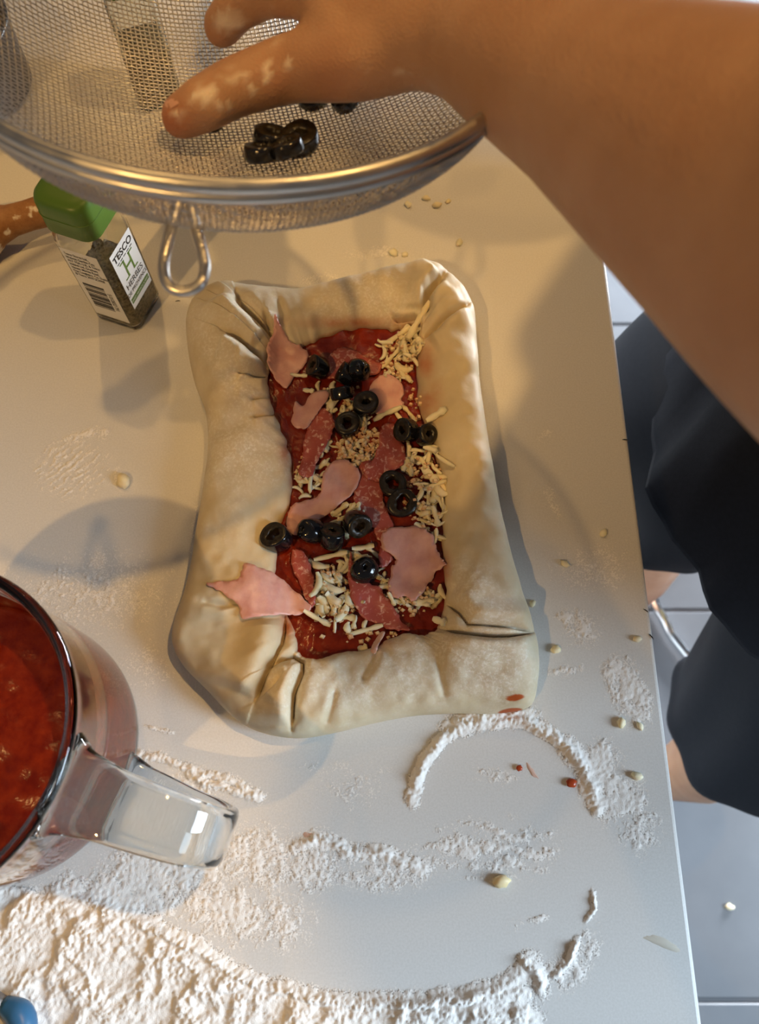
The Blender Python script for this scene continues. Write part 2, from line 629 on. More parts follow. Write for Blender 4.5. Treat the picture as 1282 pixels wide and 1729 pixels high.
for pts, dep, w, lift, lw, sd in CR:
    d, side, fr = poly_dist(X, Y, pts)
    endf = np.clip(np.minimum(fr, 1 - fr) * 8, 0.25, 1)
    pil = lift * (np.exp(-(d / lw) ** 2) - np.exp(-(d / (lw * .28)) ** 2))
    dz = dz - dep * np.exp(-np.abs(d / w) ** 1.5) * endf + np.where(side * sd > 0, 1.25, .6) * pil * endf
    dz = dz + np.where(side * sd > 0, lift * .38 * np.exp(-(d / (lw * .8)) ** 2), 0) * endf
dz += .0016 * np.sin((Y + .3 * X) / 15.0) * sstep(480, 400, X) * sstep(640, 680, Y) * sstep(770, 720, Y)
Vd[:, :, 2] += dz * top
Vd[:, :, 2] = np.maximum(Vd[:, :, 2], Z0 - .0005)
Q = proj(Vd)
X, Y = Q[..., 0], Q[..., 1]
flour = .25 * fbm(X / 60, Y / 60, 31)
for cx, cy, r, s in [(410, 760, 80, .55), (350, 560, 50, .35), (400, 620, 45, .45), (640, 505, 60, .4), (560, 520, 60, .25), (830, 1115, 60, .9),
                     (690, 1110, 70, .45), (560, 1130, 60, .2), (820, 1030, 50, .55), (420, 500, 40, .3), (480, 1170, 60, .25), (380, 900, 60, .15),
                     (800, 980, 45, .3), (600, 1160, 90, .22)]:
    flour = flour + s * np.exp(-((X - cx) ** 2 + (Y - cy) ** 2) / r ** 2)
stain = np.zeros_like(X)
nz = fbm(X / 14, Y / 14, 41)
for cx, cy, rx, ry, s in [(718, 610, 16, 30, .62), (722, 680, 20, 28, .55), (735, 660, 14, 20, .3), (752, 960, 10, 26, .6), (484, 760, 12, 26, .75),
                          (497, 815, 10, 20, .8), (487, 1050, 14, 26, .9), (445, 700, 20, 30, .12), (600, 545, 90, 10, .55), (640, 1085, 40, 10, .45)]:
    stain = np.maximum(stain, s * np.exp(-(((X - cx) / rx) ** 2 + ((Y - cy) / ry) ** 2)) * (.5 + nz))
for cx, cy, rx, ry in [(870, 1178, 15, 5.5), (862, 1201, 20, 5)]:
    e = ((X - cx) / rx) ** 2 + ((Y - cy + .12 * (X - cx)) / ry) ** 2
    stain = np.maximum(stain, sstep(1.3, .8, e))
lipc = sstep(.965, 1.0, u)[None, :] * (np.arange(NT_) > NT_ * .5)[None, :]
stain = np.maximum(stain, lipc * .55 * nz)

pz = thing('pizza', (*at(600, 850)[:2], Z0), 'unbaked rectangular pizza with a thick rolled floury dough border', 'pizza')
mk('dough_crust', Vd.reshape(-1, 3), grid_faces(NS, NT_, True, False), M['dough'], pz,
   attrs={'flour': np.clip(flour, 0, 1.2).ravel(), 'sauce': np.clip(stain, 0, 1).ravel()})
# sauce pool
NR = 60
cen = at(600, 830, .010)
rr = np.linspace(0.004, 1.045, NR)
Isub = IN3[::3]
Vs = cen[None, None, :] + (Isub[:, None, :] - cen) * rr[None, :, None]
Vs[:, :, 2] = Z0 + .0118 + (fbm(Vs[..., 0] * 160, Vs[..., 1] * 160, 51) - .5) * .0035
sauce_o = mk('tomato_sauce', Vs.reshape(-1, 3), grid_faces(len(Isub), NR, True, False), M['sauce'], pz)
# dough base under the sauce
Vb = cen[None, None, :] + (Isub[:, None, :] - cen) * np.linspace(.004, 1.1, 12)[None, :, None]
Vb[:, :, 2] = Z0 + .006
mk('dough_base', Vb.reshape(-1, 3), grid_faces(len(Isub), 12, True, False), M['dough'], pz)

# ---- height field used to rest toppings on what lies under them
HX0, HY0, HC = -.20, -.04, .0012
HNX, HNY = 330, 400
HF = np.zeros((HNX, HNY))


def hidx(x, y):
    return np.clip(((np.asarray(x) - HX0) / HC).astype(int), 0, HNX - 1), np.clip(((np.asarray(y) - HY0) / HC).astype(int), 0, HNY - 1)


def stamp(P):
    P = np.asarray(P).reshape(-1, 3)
    i, j = hidx(P[:, 0], P[:, 1])
    np.maximum.at(HF, (i, j), P[:, 2] - Z0)


def hget(x, y, r=0.0):
    if r <= 0:
        i, j = hidx(x, y)
        return HF[i, j]
    a = np.linspace(0, 2 * np.pi, 10, endpoint=False)
    hs = [hget(x, y)] + [hget(x + q * r * np.cos(t), y + q * r * np.sin(t)) for t in a for q in (.5, 1)]
    return np.max(np.stack([np.asarray(h, float) for h in hs]), 0)


stamp(Vs)
Hs = HF.copy()
for di in (-1, 0, 1):
    for dj in (-1, 0, 1):
        HF = np.maximum(HF, np.roll(np.roll(Hs, di, 0), dj, 1))
stamp(Vd)


def blur(A, k=2, it=2):
    for _ in range(it):
        B = sum(np.roll(A, d, 0) for d in range(-k, k + 1)) / (2 * k + 1)
        A = sum(np.roll(B, d, 1) for d in range(-k, k + 1)) / (2 * k + 1)
    return A


# ================================================================== CHEESE
rng = np.random.default_rng(7)
random.seed(7)


def shred_mesh(L, w, t, bend, seed):
    """tapered, slightly curled strip of grated cheese lying along local x"""
    r = np.random.default_rng(seed)
    n = 6
    s = np.linspace(-.5, .5, n)
    tp = np.array([.55, .95, 1, 1, .95, .6]) * (1 + .12 * r.normal(size=n))
    V = []
    for k in range(n):
        a = s[k] * bend
        cx = L * math.sin(a) / bend if abs(bend) > 1e-3 else L * s[k]
        cy = L * (1 - math.cos(a)) / bend if abs(bend) > 1e-3 else 0
        for q in range(6):
            th = 2 * math.pi * (q + .5) / 6
            yy = math.cos(th) * w / 2 * tp[k]
            z_ = math.sin(th) * t / 2 * tp[k] + .18 * t * math.sin(k * 1.3 + seed)
            V.append((cx - math.sin(a) * yy, cy + math.cos(a) * yy, z_))
    F_c = [tuple(f) for f in grid_faces(n, 6, False, True)] + [tuple(range(6))[::-1], tuple((n - 1) * 6 + q for q in range(6))]
    return np.array(V), F_c


def place_local(name, V, Fc, mt, loc, rot, smooth=True):
    me = bpy.data.meshes.new(name)
    me.from_pydata(np.asarray(V).tolist(), [], Fc)
    if smooth:
        me.polygons.foreach_set('use_smooth', np.ones(len(me.polygons), bool))
    for m_ in (mt if isinstance(mt, (list, tuple)) else [mt]):
        me.materials.append(m_)
    o = bpy.data.objects.new(name, me)
    link(o)
    o.location = loc
    o.rotation_euler = rot
    return o


SHV = [shred_mesh(1, .20 + .05 * (i % 3), .15 + .03 * (i % 2), [-1.3, -.6, 0.01, .5, 1.1, 1.7, -.2, .3][i], i) for i in range(8)]
SH_ME = []
for V, Fc in SHV:
    me = bpy.data.meshes.new('cheese_shred')
    me.from_pydata(V.tolist(), [], Fc)
    me.polygons.foreach_set('use_smooth', np.ones(len(me.polygons), bool))
    me.materials.append(M['cheese'])
    SH_ME.append(me)


def shred(px, py, L, ang, label, group, wide=1.0, var=None, tilt=0.0, lift=0.0, z=None):
    """one shred; ang is the image angle in degrees, L in metres"""
    p = at(px, py, .018)
    a = -math.radians(ang)
    i = var if var is not None else int(rng.integers(8))
    ex, ey = math.cos(a) * L / 2, math.sin(a) * L / 2
    hs = np.array([hget(p[0] + ex * f, p[1] + ey * f) for f in (-.8, -.4, 0, .4, .8)])
    if tilt is None:
        tilt = math.atan2(hs[4] - hs[0], 1.6 * L / 2 * 2 * .8)
        tilt = max(-.6, min(.6, tilt))
    hz = (np.max(hs) * .5 + np.mean(hs) * .5) if z is None else z
    th = L * wide * .14
    o = bpy.data.objects.new('cheese_shred', SH_ME[i])
    link(o)
    o.location = (p[0], p[1], Z0 + hz + th * .42 + lift)
    o.rotation_euler = (float(rng.normal() * .25), -tilt, a)
    o.scale = (L, L * wide, L * wide)
    for f in np.linspace(-1, 1, 7):
        for w in (-.08, .08):
            stamp([(p[0] + ex * f - w * wide * L * math.sin(a), p[1] + ey * f + w * wide * L * math.cos(a), Z0 + hz + th * .75)])
    return tag(o, label, 'cheese', group)


HEAPS = [
    # polygon, count, min/max length (m), label, group
    ([(640, 560), (700, 545), (712, 575), (705, 610), (690, 640), (660, 625), (640, 600)], 30, .005, .011,
     'short shred of grated cheese heaped in the top right corner of the filling', 'cheese in the top right corner'),
    ([(545, 725), (575, 745), (625, 735), (645, 760), (615, 800), (585, 770), (540, 800), (530, 770)], 44, .004, .008,
     'small shred of grated cheese in the middle of the filling below the round olive ring', 'cheese in the middle of the filling'),
    ([(690, 755), (735, 755), (748, 800), (748, 900), (742, 915), (712, 895), (705, 800), (685, 790)], 54, .006, .013,
     'shred of grated cheese heaped along the right crust beside the two olive rings', 'cheese along the right crust'),
    ([(535, 945), (590, 930), (635, 920), (645, 960), (610, 985), (595, 1035), (565, 1055), (530, 1020)], 42, .006, .012,
     'pale shred of grated cheese in the heap near the bottom of the filling', 'cheese near the bottom of the filling'),
    ([(640, 960), (665, 1000), (720, 1000), (745, 985), (740, 1020), (690, 1030), (650, 1000)], 26, .005, .010,
     'shred of grated cheese around the lower right piece of ham', 'cheese around the lower right ham'),
    ([(520, 640), (560, 645), (600, 680), (640, 700), (620, 720), (560, 690), (530, 665)], 26, .005, .010,
     'shred of grated cheese among the olive pieces near the top of the filling', 'cheese among the upper olives'),
    ([(495, 800), (530, 790), (545, 770), (540, 815), (510, 835)], 14, .005, .010,
     'shred of grated cheese between the left crust and the curved ham', 'cheese left of the curved ham'),
    ([(540, 865), (600, 845), (625, 870), (590, 890), (555, 885)], 14, .006, .010,
     'shred of grated cheese behind the lower row of olives', 'cheese behind the lower olive row'),
]
for poly, cnt, l0, l1, lab, grp in HEAPS:
    pa = np.array(poly, float)
    lo, hi = pa.min(0), pa.max(0)
    k = 0
    while k < cnt:
        x, y = rng.uniform(lo, hi)
        if inside(np.array(x), np.array(y), poly):
            shred(x, y, float(rng.uniform(l0, l1)) * 1.25, float(rng.uniform(0, 180)), lab, grp, wide=float(rng.uniform(1.0, 1.5)), tilt=float(rng.normal() * .15))
            k += 1

# fine crumbs of cheese too small to count
cv, cf = [], []
for cx, cy, rx, ry, cnt in [(610, 755, 45, 38, 260), (715, 830, 34, 70, 120), (565, 1000, 40, 50, 120), (675, 600, 32, 36, 90), (690, 1010, 45, 28, 80),
                            (520, 790, 20, 30, 30), (600, 1070, 70, 14, 26), (700, 690, 12, 40, 20), (580, 670, 40, 30, 40)]:
    for _ in range(cnt):
        a, q = rng.uniform(0, 6.28), math.sqrt(rng.uniform())
        p = at(cx + rx * q * math.cos(a), cy + ry * q * math.sin(a), .016)
        s = rng.uniform(.0006, .0017)
        h = float(hget(p[0], p[1]))
        b = len(cv)
        ph = rng.uniform(0, 3)
        for zz_ in (-.2, 1.0):
            for t in range(4):
                e = ph + t * 1.57
                cv.append((p[0] + s * math.cos(e) * (1.3 - .5 * (zz_ > 0)), p[1] + s * math.sin(e) * (1 - .3 * (zz_ > 0)), Z0 + h + s * zz_))
        cf += [(b + 4, b + 5, b + 6, b + 7)] + [(b + t, b + (t + 1) % 4, b + 4 + (t + 1) % 4, b + 4 + t) for t in range(4)]
        stamp([(p[0], p[1], Z0 + h + s)])
o = mk('cheese_crumbs', cv, cf, M['crumb'], smooth=False)
tag(o, 'fine cheese crumbs scattered over the pizza filling', 'cheese', kind='stuff')

# ================================================================== HAM AND SALAMI


def sheet(name, poly, mt, label, cat, group=None, thick=.0011, jag=2.0, seed=0, ripple=.0012, ref=.022, off=.0004, soft=3, curl=0.0):
    pts = closed_spline(poly, len(poly) * 9)
    k = np.arange(len(pts))
    pts = pts + np.stack([(vnoise(k / 1.7, 0, seed) - .5), (vnoise(k / 1.7, 5, seed + 3) - .5)], -1) * jag * 2
    P = at(pts[:, 0], pts[:, 1], ref)[:, :2]
    lo, hi = P.min(0), P.max(0)
    st = .0019
    gx, gy = np.meshgrid(np.arange(lo[0], hi[0], st), np.arange(lo[1], hi[1], st))
    gx = gx + (np.arange(gx.shape[0]) % 2)[:, None] * st / 2
    G = np.stack([gx.ravel(), gy.ravel()], -1)
    ins = inside(G[:, 0], G[:, 1], P)
    d, _, _ = poly_dist(G[:, 0], G[:, 1], np.vstack([P, P[:1]]))
    G = G[ins & (d > st * .5)]
    allp = np.vstack([P, G])
    n = len(P)
    res = delaunay_2d_cdt([Vector(p) for p in allp], [(i, (i + 1) % n) for i in range(n)], [list(range(n))], 1, 1e-7)
    V2 = np.array([tuple(v) for v in res[0]])
    tri = [tuple(f) for f in res[2]]
    D = HF.copy()
    for _ in range(1):
        D = np.maximum.reduce([np.roll(np.roll(D, a, 0), b, 1) for a in (-1, 0, 1) for b in (-1, 0, 1)])
    D = np.maximum(blur(D, soft, 2), 0)
    i, j = hidx(V2[:, 0], V2[:, 1])
    dE, _, _ = poly_dist(V2[:, 0], V2[:, 1], np.vstack([P, P[:1]]))
    z = D[i, j] + off + ripple * (fbm(V2[:, 0] * 110, V2[:, 1] * 110, seed + 9, 2) - .4) * 2 + curl * np.exp(-(dE / .004) ** 2) * (vnoise(V2[:, 0] * 60, V2[:, 1] * 60, seed) > .5)
    # keep clear of the local peaks
    z = np.maximum(z, HF[i, j] * .9 + .0003)
    T = np.column_stack([V2, Z0 + z + thick])
    B = np.column_stack([V2, Z0 + z])
    m_ = len(V2)
    # orient
    a, b, c = (T[t] for t in tri[0])
    if np.cross(b - a, c - a)[2] < 0:
        tri = [t[::-1] for t in tri]
    faces = list(tri) + [tuple(q + m_ for q in t[::-1]) for t in tri]
    cnt = {}
    for t in tri:
        for q in range(3):
            e = (t[q], t[(q + 1) % 3])
            cnt[e] = 1
    for (p, q) in list(cnt):
        if (q, p) not in cnt:
            faces.append((q, p, p + m_, q + m_))
    o = mk(name, np.vstack([T, B]), faces, mt)
    stamp(T)
    return tag(o, label, cat, group)


SAL = 'salami slices on the pizza'
HAM = 'torn ham pieces on the pizza'
sheet('salami_slice', [(545, 612), (556, 590), (572, 576), (590, 578), (618, 590), (645, 608), (630, 622), (600, 628), (570, 628), (550, 626)], M['salami'],
      'dark folded salami slice in the sauce behind the topmost olives', 'salami', SAL, seed=1)
sheet('salami_slice', [(524, 688), (548, 682), (562, 700), (560, 722), (548, 750), (534, 772), (526, 798), (512, 800), (503, 790), (508, 760), (514, 725)], M['salami'],
      'narrow salami strip along the left side above the curved ham', 'salami', SAL, seed=2)
sheet('salami_slice', [(612, 778), (640, 772), (652, 790), (647, 830), (660, 868), (668, 895), (645, 908), (630, 885), (614, 862), (597, 835), (602, 805)], M['salami'],
      'dark red salami slice left of the two overlapping olive rings', 'salami', SAL, seed=3)
sheet('salami_slice', [(645, 712), (662, 704), (674, 722), (684, 756), (682, 776), (664, 790), (640, 806), (618, 802), (613, 785), (630, 772), (640, 742)], M['salami'],
      'marbled salami slice below the pair of olives at the right', 'salami', SAL, seed=4)
sheet('salami_slice', [(492, 922), (508, 925), (522, 945), (528, 975), (531, 1012), (526, 1022), (513, 1002), (503, 975), (489, 948)], M['salami'],
      'narrow salami strip between the lower left olive and the pale cheese heap', 'salami', SAL, seed=5)
sheet('salami_slice', [(642, 920), (660, 912), (664, 935), (650, 952), (640, 948)], M['salami'],
      'small salami scrap tucked under the lower right ham', 'salami', SAL, seed=6)
sheet('salami_slice', [(592, 925), (597, 955), (618, 978), (640, 988), (662, 1015), (678, 1042), (692, 1060), (668, 1060), (640, 1050), (612, 1036), (595, 1012), (588, 975)], M['salami'],
      'long salami slice below the button-shaped olive at the bottom', 'salami', SAL, seed=7)

sheet('ham_piece', [(467, 543), (476, 558), (490, 573), (518, 583), (513, 604), (496, 622), (480, 645), (464, 632), (452, 612), (453, 584), (462, 566)], M['ham'],
      'torn pink ham piece leaning on the top left inner crust', 'ham', HAM, jag=1.4, seed=11)
sheet('ham_piece', [(620, 656), (632, 632), (652, 622), (674, 632), (683, 648), (678, 664), (683, 672), (668, 684), (652, 692), (636, 690), (624, 676)], M['ham'],
      'rounded pink ham piece right of the upper olives', 'ham', HAM, jag=1.0, seed=12)
sheet('ham_piece', [(496, 668), (510, 674), (524, 656), (544, 650), (556, 660), (542, 682), (526, 700), (514, 714), (491, 706), (493, 688)], M['ham'],
      'pink ham piece at the left just above the narrow salami strip', 'ham', HAM, jag=1.2, seed=13)
sheet('ham_piece', [(544, 796), (556, 776), (578, 770), (598, 782), (608, 799), (596, 824), (572, 845), (545, 866), (522, 880), (498, 896), (482, 882), (485, 860), (496, 843), (522, 836), (540, 822)], M['ham'],
      'curved pink ham strip across the middle left of the filling', 'ham', HAM, jag=1.2, seed=14)
sheet('ham_piece', [(352, 990), (376, 985), (404, 982), (411, 966), (417, 953), (440, 960), (466, 968), (492, 988), (525, 1022), (500, 1034), (470, 1038), (440, 1044), (412, 1047), (404, 1026), (380, 1006)], M['ham'],
      'pointed pink ham piece lying over the lower left crust', 'ham', HAM, jag=1.6, seed=15, soft=4)
sheet('ham_piece', [(650, 892), (680, 882), (710, 884), (730, 899), (740, 928), (753, 952), (736, 962), (718, 992), (699, 1013), (684, 1006), (666, 1006), (655, 986), (663, 952), (668, 936), (644, 914)], M['ham'],
      'large torn ham piece at the lower right of the filling', 'ham', HAM, jag=2.2, seed=16)
sheet('fat_strip', [(643, 1064), (650, 1066), (640, 1086), (634, 1104), (626, 1098), (632, 1080)], M['fat'],
      'thin translucent strip of fat hanging onto the bottom crust', 'salami', jag=.5, seed=17, thick=.0008)

# ---- larger shreds, each where the photo shows it: ends in pixels, width in pixels
BIG = [
    ((723, 513), (690, 578), 14, 'thick cheese stick standing out of the top right corner against the crust', 2),
    ((693, 548), (648, 580), 10, 'cheese stick lying left of the thickest stick in the top right corner', 6),
    ((689, 568), (646, 617), 9, 'long thin cheese stick crossing the top right corner above the rounded ham', 2),
    ((637, 573), (664, 576), 9, 'short cheese stick lying level at the left end of the top right heap', 3), ((652, 580), (648, 604), 8, 'upright cheese shred below the level stick in the top right heap', 0), ((684, 580), (684, 608), 9, 'upright cheese shred in the middle of the top right heap', 6),
    ((694, 584), (700, 606), 10, 'bent cheese shred between the top right heap and the crust', 4), ((706, 570), (712, 592), 15, 'broad cheese flake against the crust in the top right heap', 2),
    ((673, 606), (693, 640), 10, 'cheese stick leaning over the sauce above the rounded ham', 2),
    ((489, 627), (518, 629), 9, 'straight cheese stick left of the topmost olive', 2),
    ((511, 652), (530, 658), 10, 'short cheese stick left of the upper olive slices', 2),
    ((631, 706), (677, 682), 10, 'long cheese stick below the rounded ham', 6),
    ((681, 677), (703, 706), 8, 'slanting cheese shred over the sauce right of the rounded ham', 6), ((669, 690), (686, 712), 9, 'short slanting cheese shred just below the rounded ham', 2),
    ((719, 717), (753, 701), 14, 'thick cheese stick lying against the right crust above the pair of olives', 2),
    ((526, 790), (521, 831), 7, 'curled cheese shred beside the curved ham at the left', 5),
    ((730, 762), (765, 802), 8, 'long cheese shred reaching onto the right crust', 3),
    ((716, 755), (740, 770), 10, 'short curled cheese shred just below the pair of olives at the right crust', 1), ((560, 868), (587, 845), 11, 'cheese stick under the lower edge of the curved ham', 2),
    ((585, 862), (600, 846), 8, 'short cheese stick, middle of three under the curved ham', 2), ((607, 845), (604, 864), 8, 'upright cheese stick, right one of three under the curved ham', 6),
    ((737, 824), (730, 848), 15, 'broad cheese flake against the right crust beside the overlapping olive rings', 2), ((732, 853), (741, 887), 11, 'upright cheese stick against the right crust below the broad flake', 2), ((702, 862), (728, 866), 11, 'level cheese shred right below the overlapping olive rings', 3), ((718, 824), (754, 812), 8, 'thin cheese shred pointing onto the right crust beside the olive rings', 1),
    ((529, 942), (587, 931), 10, 'long straight cheese stick below the lower row of olives', 2),
    ((594, 923), (632, 918), 12, 'broad cheese stick right below the lower row of olives', 2),
    ((560, 953), (574, 988), 7, 'thin pointed cheese shred standing up left of the button-shaped olive', 3),
    ((543, 965), (532, 1013), 11, 'upright cheese stick at the left of the pale heap', 0),
    ((542, 988), (582, 1001), 14, 'plump cheese shred on top of the pale heap near the bottom', 4), ((549, 1005), (578, 1021), 14, 'plump cheese shred in the middle of the pale heap', 3), ((541, 1004), (556, 1032), 13, 'steep cheese shred at the lower left of the pale heap', 1), ((582, 998), (592, 1026), 11, 'steep cheese shred at the right of the pale heap beside the long salami', 4),
    ((565, 1022), (566, 1067), 5, 'thin cheese sliver hanging down into the bottom sauce', 6),
    ((512, 1030), (558, 1054), 10, 'straight cheese stick sticking out from under the pointed ham', 2),
    ((587, 1069), (647, 1053), 9, 'long straight cheese stick lying in the bottom sauce', 2),
    ((582, 1047), (588, 1070), 11, 'small bent cheese shred at the left end of the long stick in the sauce', 4),
    ((730, 1043), (754, 1057), 14, 'broad cheese stick in the bottom right corner of the filling', 2),
    ((604, 1094), (620, 1090), 14, 'cheese nub resting on the inner edge of the bottom crust', 2),
    ((740, 985), (750, 1012), 9, 'curled cheese shred between the lower right ham and the crust', 4), ((655, 1000), (668, 1022), 8, 'short cheese shred left of the lower right ham tip', 2), ((700, 1018), (726, 1022), 8, 'level cheese shred below the lower right ham tip', 2),
    ((618, 1040), (612, 1060), 8, 'small cheese shred over the sauce left of the long salami end', 3), ((600, 1035), (596, 1058), 9, 'steep cheese shred between the pale heap and the long salami', 2),
]
for a, b, w, lab, var in BIG:
    a = np.array(a, float)
    b = np.array(b, float)
    mid = (a + b) / 2
    A3, B3 = at(*a, .02), at(*b, .02)
    L = float(np.linalg.norm(A3 - B3))
    wm = w / F_ * .46
    wd = wm / (L * (.19 + .05 * (var % 3)))
    ang = math.degrees(math.atan2(b[1] - a[1], b[0] - a[0]))
    shred(mid[0], mid[1], L, ang, lab, 'larger cheese shreds on the pizza', wide=wd, var=var, tilt=None)

# ================================================================== OLIVES


def olive_ring(name, c, R, hole, thick, rot, label, group, seed=0, cap=False):
    """cut ring (or end cap) of a pitted black olive: dark skin outside, brown flesh on the cuts"""
    r = np.random.default_rng(seed)
    n = 28
    if cap:
        pr = [(hole, -thick * .5), (R * .62, -thick * .5), (R * .97, -thick * .5), (R, -thick * .25), (R * .95, thick * .1), (R * .8, thick * .38), (R * .5, thick * .55), (R * .22, thick * .58), (R * .1, thick * .45), (R * .05, thick * .1), (hole, -thick * .1)]
        skin = set(range(2, 9))
    else:
        pr = [(hole, -thick * .42), (hole * 1.15, -thick * .5), (R * .70, -thick * .48), (R * .93, -thick * .5), (R * .985, -thick * .32), (R * 1.01, 0), (R * .985, thick * .32),
              (R * .93, thick * .5), (R * .70, thick * .47), (hole * 1.15, thick * .5), (hole, thick * .42), (hole * .9, 0)]
        skin = set(range(3, 7))
    m_ = len(pr)
    t = np.linspace(0, 2 * np.pi, n, endpoint=False)
    el = 1 + .05 * np.cos(2 * t + r.uniform(0, 6)) + .02 * np.cos(3 * t + r.uniform(0, 6))
    hl = 1 + .22 * np.cos(2 * t + r.uniform(0, 6)) + .12 * np.cos(5 * t + r.uniform(0, 6))
    V = []
    for k in range(n):
        for (a, z) in pr:
            f = el[k] if a > R * .5 else hl[k]
            V.append((a * f * math.cos(t[k]), a * f * math.sin(t[k]), z + .03 * R * math.sin(2 * t[k] + seed)))
    F_c = [tuple(f) for f in grid_faces(n, m_, True, True)]
    o = place_local(name, V, F_c, [M['olive_skin'], M['olive_flesh']], c, rot)
    mi = [0 if (q % m_) in skin else 1 for q in range(len(F_c))]
    o.data.polygons.foreach_set('material_index', mi)
    return tag(o, label, 'olive', group)


OG = 'black olive rings on the pizza'
OL = [  # px, py, radius px, hole fraction, thickness factor, tilt deg, tilt azimuth deg (image), cap, label
    (537, 620, 20, .38, .95, 50, 180, 0, 'tilted black olive ring, topmost left of the upper olive group'),
    (584, 631, 20, .35, .85, 62, 200, 0, 'black olive ring standing on edge, left of the upright pair at the top'),
    (608, 625, 21, .35, .85, 55, 20, 1, 'glossy black olive half leaning right, upright pair at the top'),
    (577, 664, 20, .35, .75, 62, 260, 0, 'small black olive slice tipped on edge below the upright pair'),
    (618, 683, 23, .26, .85, 8, 60, 0, 'flat black olive ring with a small hole next to the rounded ham'),
    (587, 718, 23, .40, .8, 6, 90, 0, 'flat black olive ring with a wide hole above the middle cheese'),
    (686, 727, 21, .30, .9, 45, 160, 0, 'tilted black olive ring, left of the pair against the right crust'),
    (719, 735, 19, .30, .8, 30, 10, 0, 'black olive ring touching the right crust, right of the pair'),
    (664, 818, 25, .46, .55, 8, 200, 0, 'thin flat olive ring lying under another ring at the right'),
    (679, 850, 26, .48, .55, 12, 60, 0, 'thin flat olive ring overlapping the one above it at the right'),
    (467, 908, 24, .42, .9, 18, 200, 0, 'black olive ring resting on the left crust'),
    (523, 896, 23, .30, 1.0, 40, 170, 1, 'domed black olive piece at the left of the lower olive row'),
    (560, 906, 22, .26, .9, 35, 280, 0, 'black olive ring in the middle of the lower olive row'),
    (603, 884, 22, .35, 1.0, 48, 60, 0, 'tilted black olive ring at the right end of the lower olive row'),
    (616, 962, 24, .10, .85, 4, 0, 1, 'round button-shaped olive end lying flat near the bottom'),
]
for k, (px, py, rp, hf_, tf, tl, az, cp, lab) in enumerate(OL):
    p = at(px, py, .030)
    R = rp / F_ * .455
    th = R * .75 * tf
    h0 = float(np.mean([hget(p[0], p[1], R * .6), hget(p[0], p[1])]))
    s = math.sin(math.radians(tl))
    zc = h0 + th * .5 * math.cos(math.radians(tl)) + R * s * .82 + .0004
    p = at(px, py, zc)
    d = Vector((math.cos(math.radians(-az)), math.sin(math.radians(-az)), 0))
    axis = Vector((0, 0, 1)).cross(d)
    q = Matrix.Rotation(math.radians(tl), 4, axis) if tl else Matrix.Identity(4)
    olive_ring('olive_ring', (p[0], p[1], Z0 + zc), R, R * hf_, th * 2 if tf > .6 else th * 1.7, q.to_euler(), lab, OG, seed=k, cap=bool(cp))
    stamp([(p[0] + R * .9 * math.cos(a) * q2, p[1] + R * .9 * math.sin(a) * q2, Z0 + zc + th * .5) for a in np.linspace(0, 6.28, 20) for q2 in (.5, 1)])

# ---- crumbs of cheese and tomato lying on the counter
CR_ON = [
    (940, 1096, 12, 'pale cheese crumb on the counter right of the bottom right dough corner'),
    (1050, 1220, 12, 'pale cheese crumb in the flour patch near the counter edge'),
    (1082, 1226, 9, 'small cheese crumb closest to the counter edge in the flour patch'),
    (1077, 1310, 12, 'oval cheese crumb below the flour patch near the counter edge'),
    (1077, 1078, 10, 'cheese crumb close to the counter edge beside the dark flecks'),
    (1020, 899, 11, 'cheese crumb on the shaded counter right of the pizza'),
    (955, 951, 11, 'rough cheese crumb right of the lower pizza crust'),
    (846, 1488, 17, 'largest cheese lump alone on the lower counter'),
    (776, 408, 12, 'cheese crumb on the counter above the top right dough corner'),
    (689, 344, 12, 'long cheese bit under the sieve rim, leftmost of its cluster'),
    (720, 333, 11, 'cheese bit under the sieve rim, second of its cluster'),
    (738, 345, 13, 'cheese bit lying aslant in the cluster under the sieve rim'),
    (757, 338, 9, 'small cheese bit under the sieve rim, rightmost of its cluster'),
    (664, 425, 13, 'cheese bit just behind the top crust'),
    (684, 428, 9, 'small cheese bit beside another just behind the top crust'),
    (900, 1018, 9, 'tiny cheese flake beside the right crust corner'),
    (208, 812, 20, 'thin yellow cheese bit on the counter left of the pizza'),
    (1232, 1531, 9, None),
]
for k, (px, py, s, lab) in enumerate(CR_ON):
    zf = 0.0 if lab else -Z0
    p = at(px, py, zf + (.002 if lab else 0))
    sz = s / F_ * (.48 if lab else 1.3)
    bm = bmesh.new()
    bmesh.ops.create_icosphere(bm, subdivisions=2, radius=1)
    for v in bm.verts:
        nn = mnoise.noise(v.co * 1.3 + Vector((k * 3.1, k, 0)))
        v.co *= 1 + .45 * nn
        v.co.x *= sz * .75
        v.co.y *= sz * .52
        v.co.z *= sz * .42
    V = np.array([tuple(v.co) for v in bm.verts])
    Fc = [tuple(v.index for v in f.verts) for f in bm.faces]
    bm.free()
    V[:, 2] = np.maximum(V[:, 2], -sz * .25)
    o = place_local('cheese_crumb', V, Fc, M['cheese'], (p[0], p[1], Z0 + zf + sz * .25), (0, 0, [.3, 1.2, 2.1, -.1, .2, .8, 2.6][k % 7]))
    tag(o, lab or 'white crumb on the grey floor tile near the counter', 'crumb', 'loose crumbs' if lab else None)
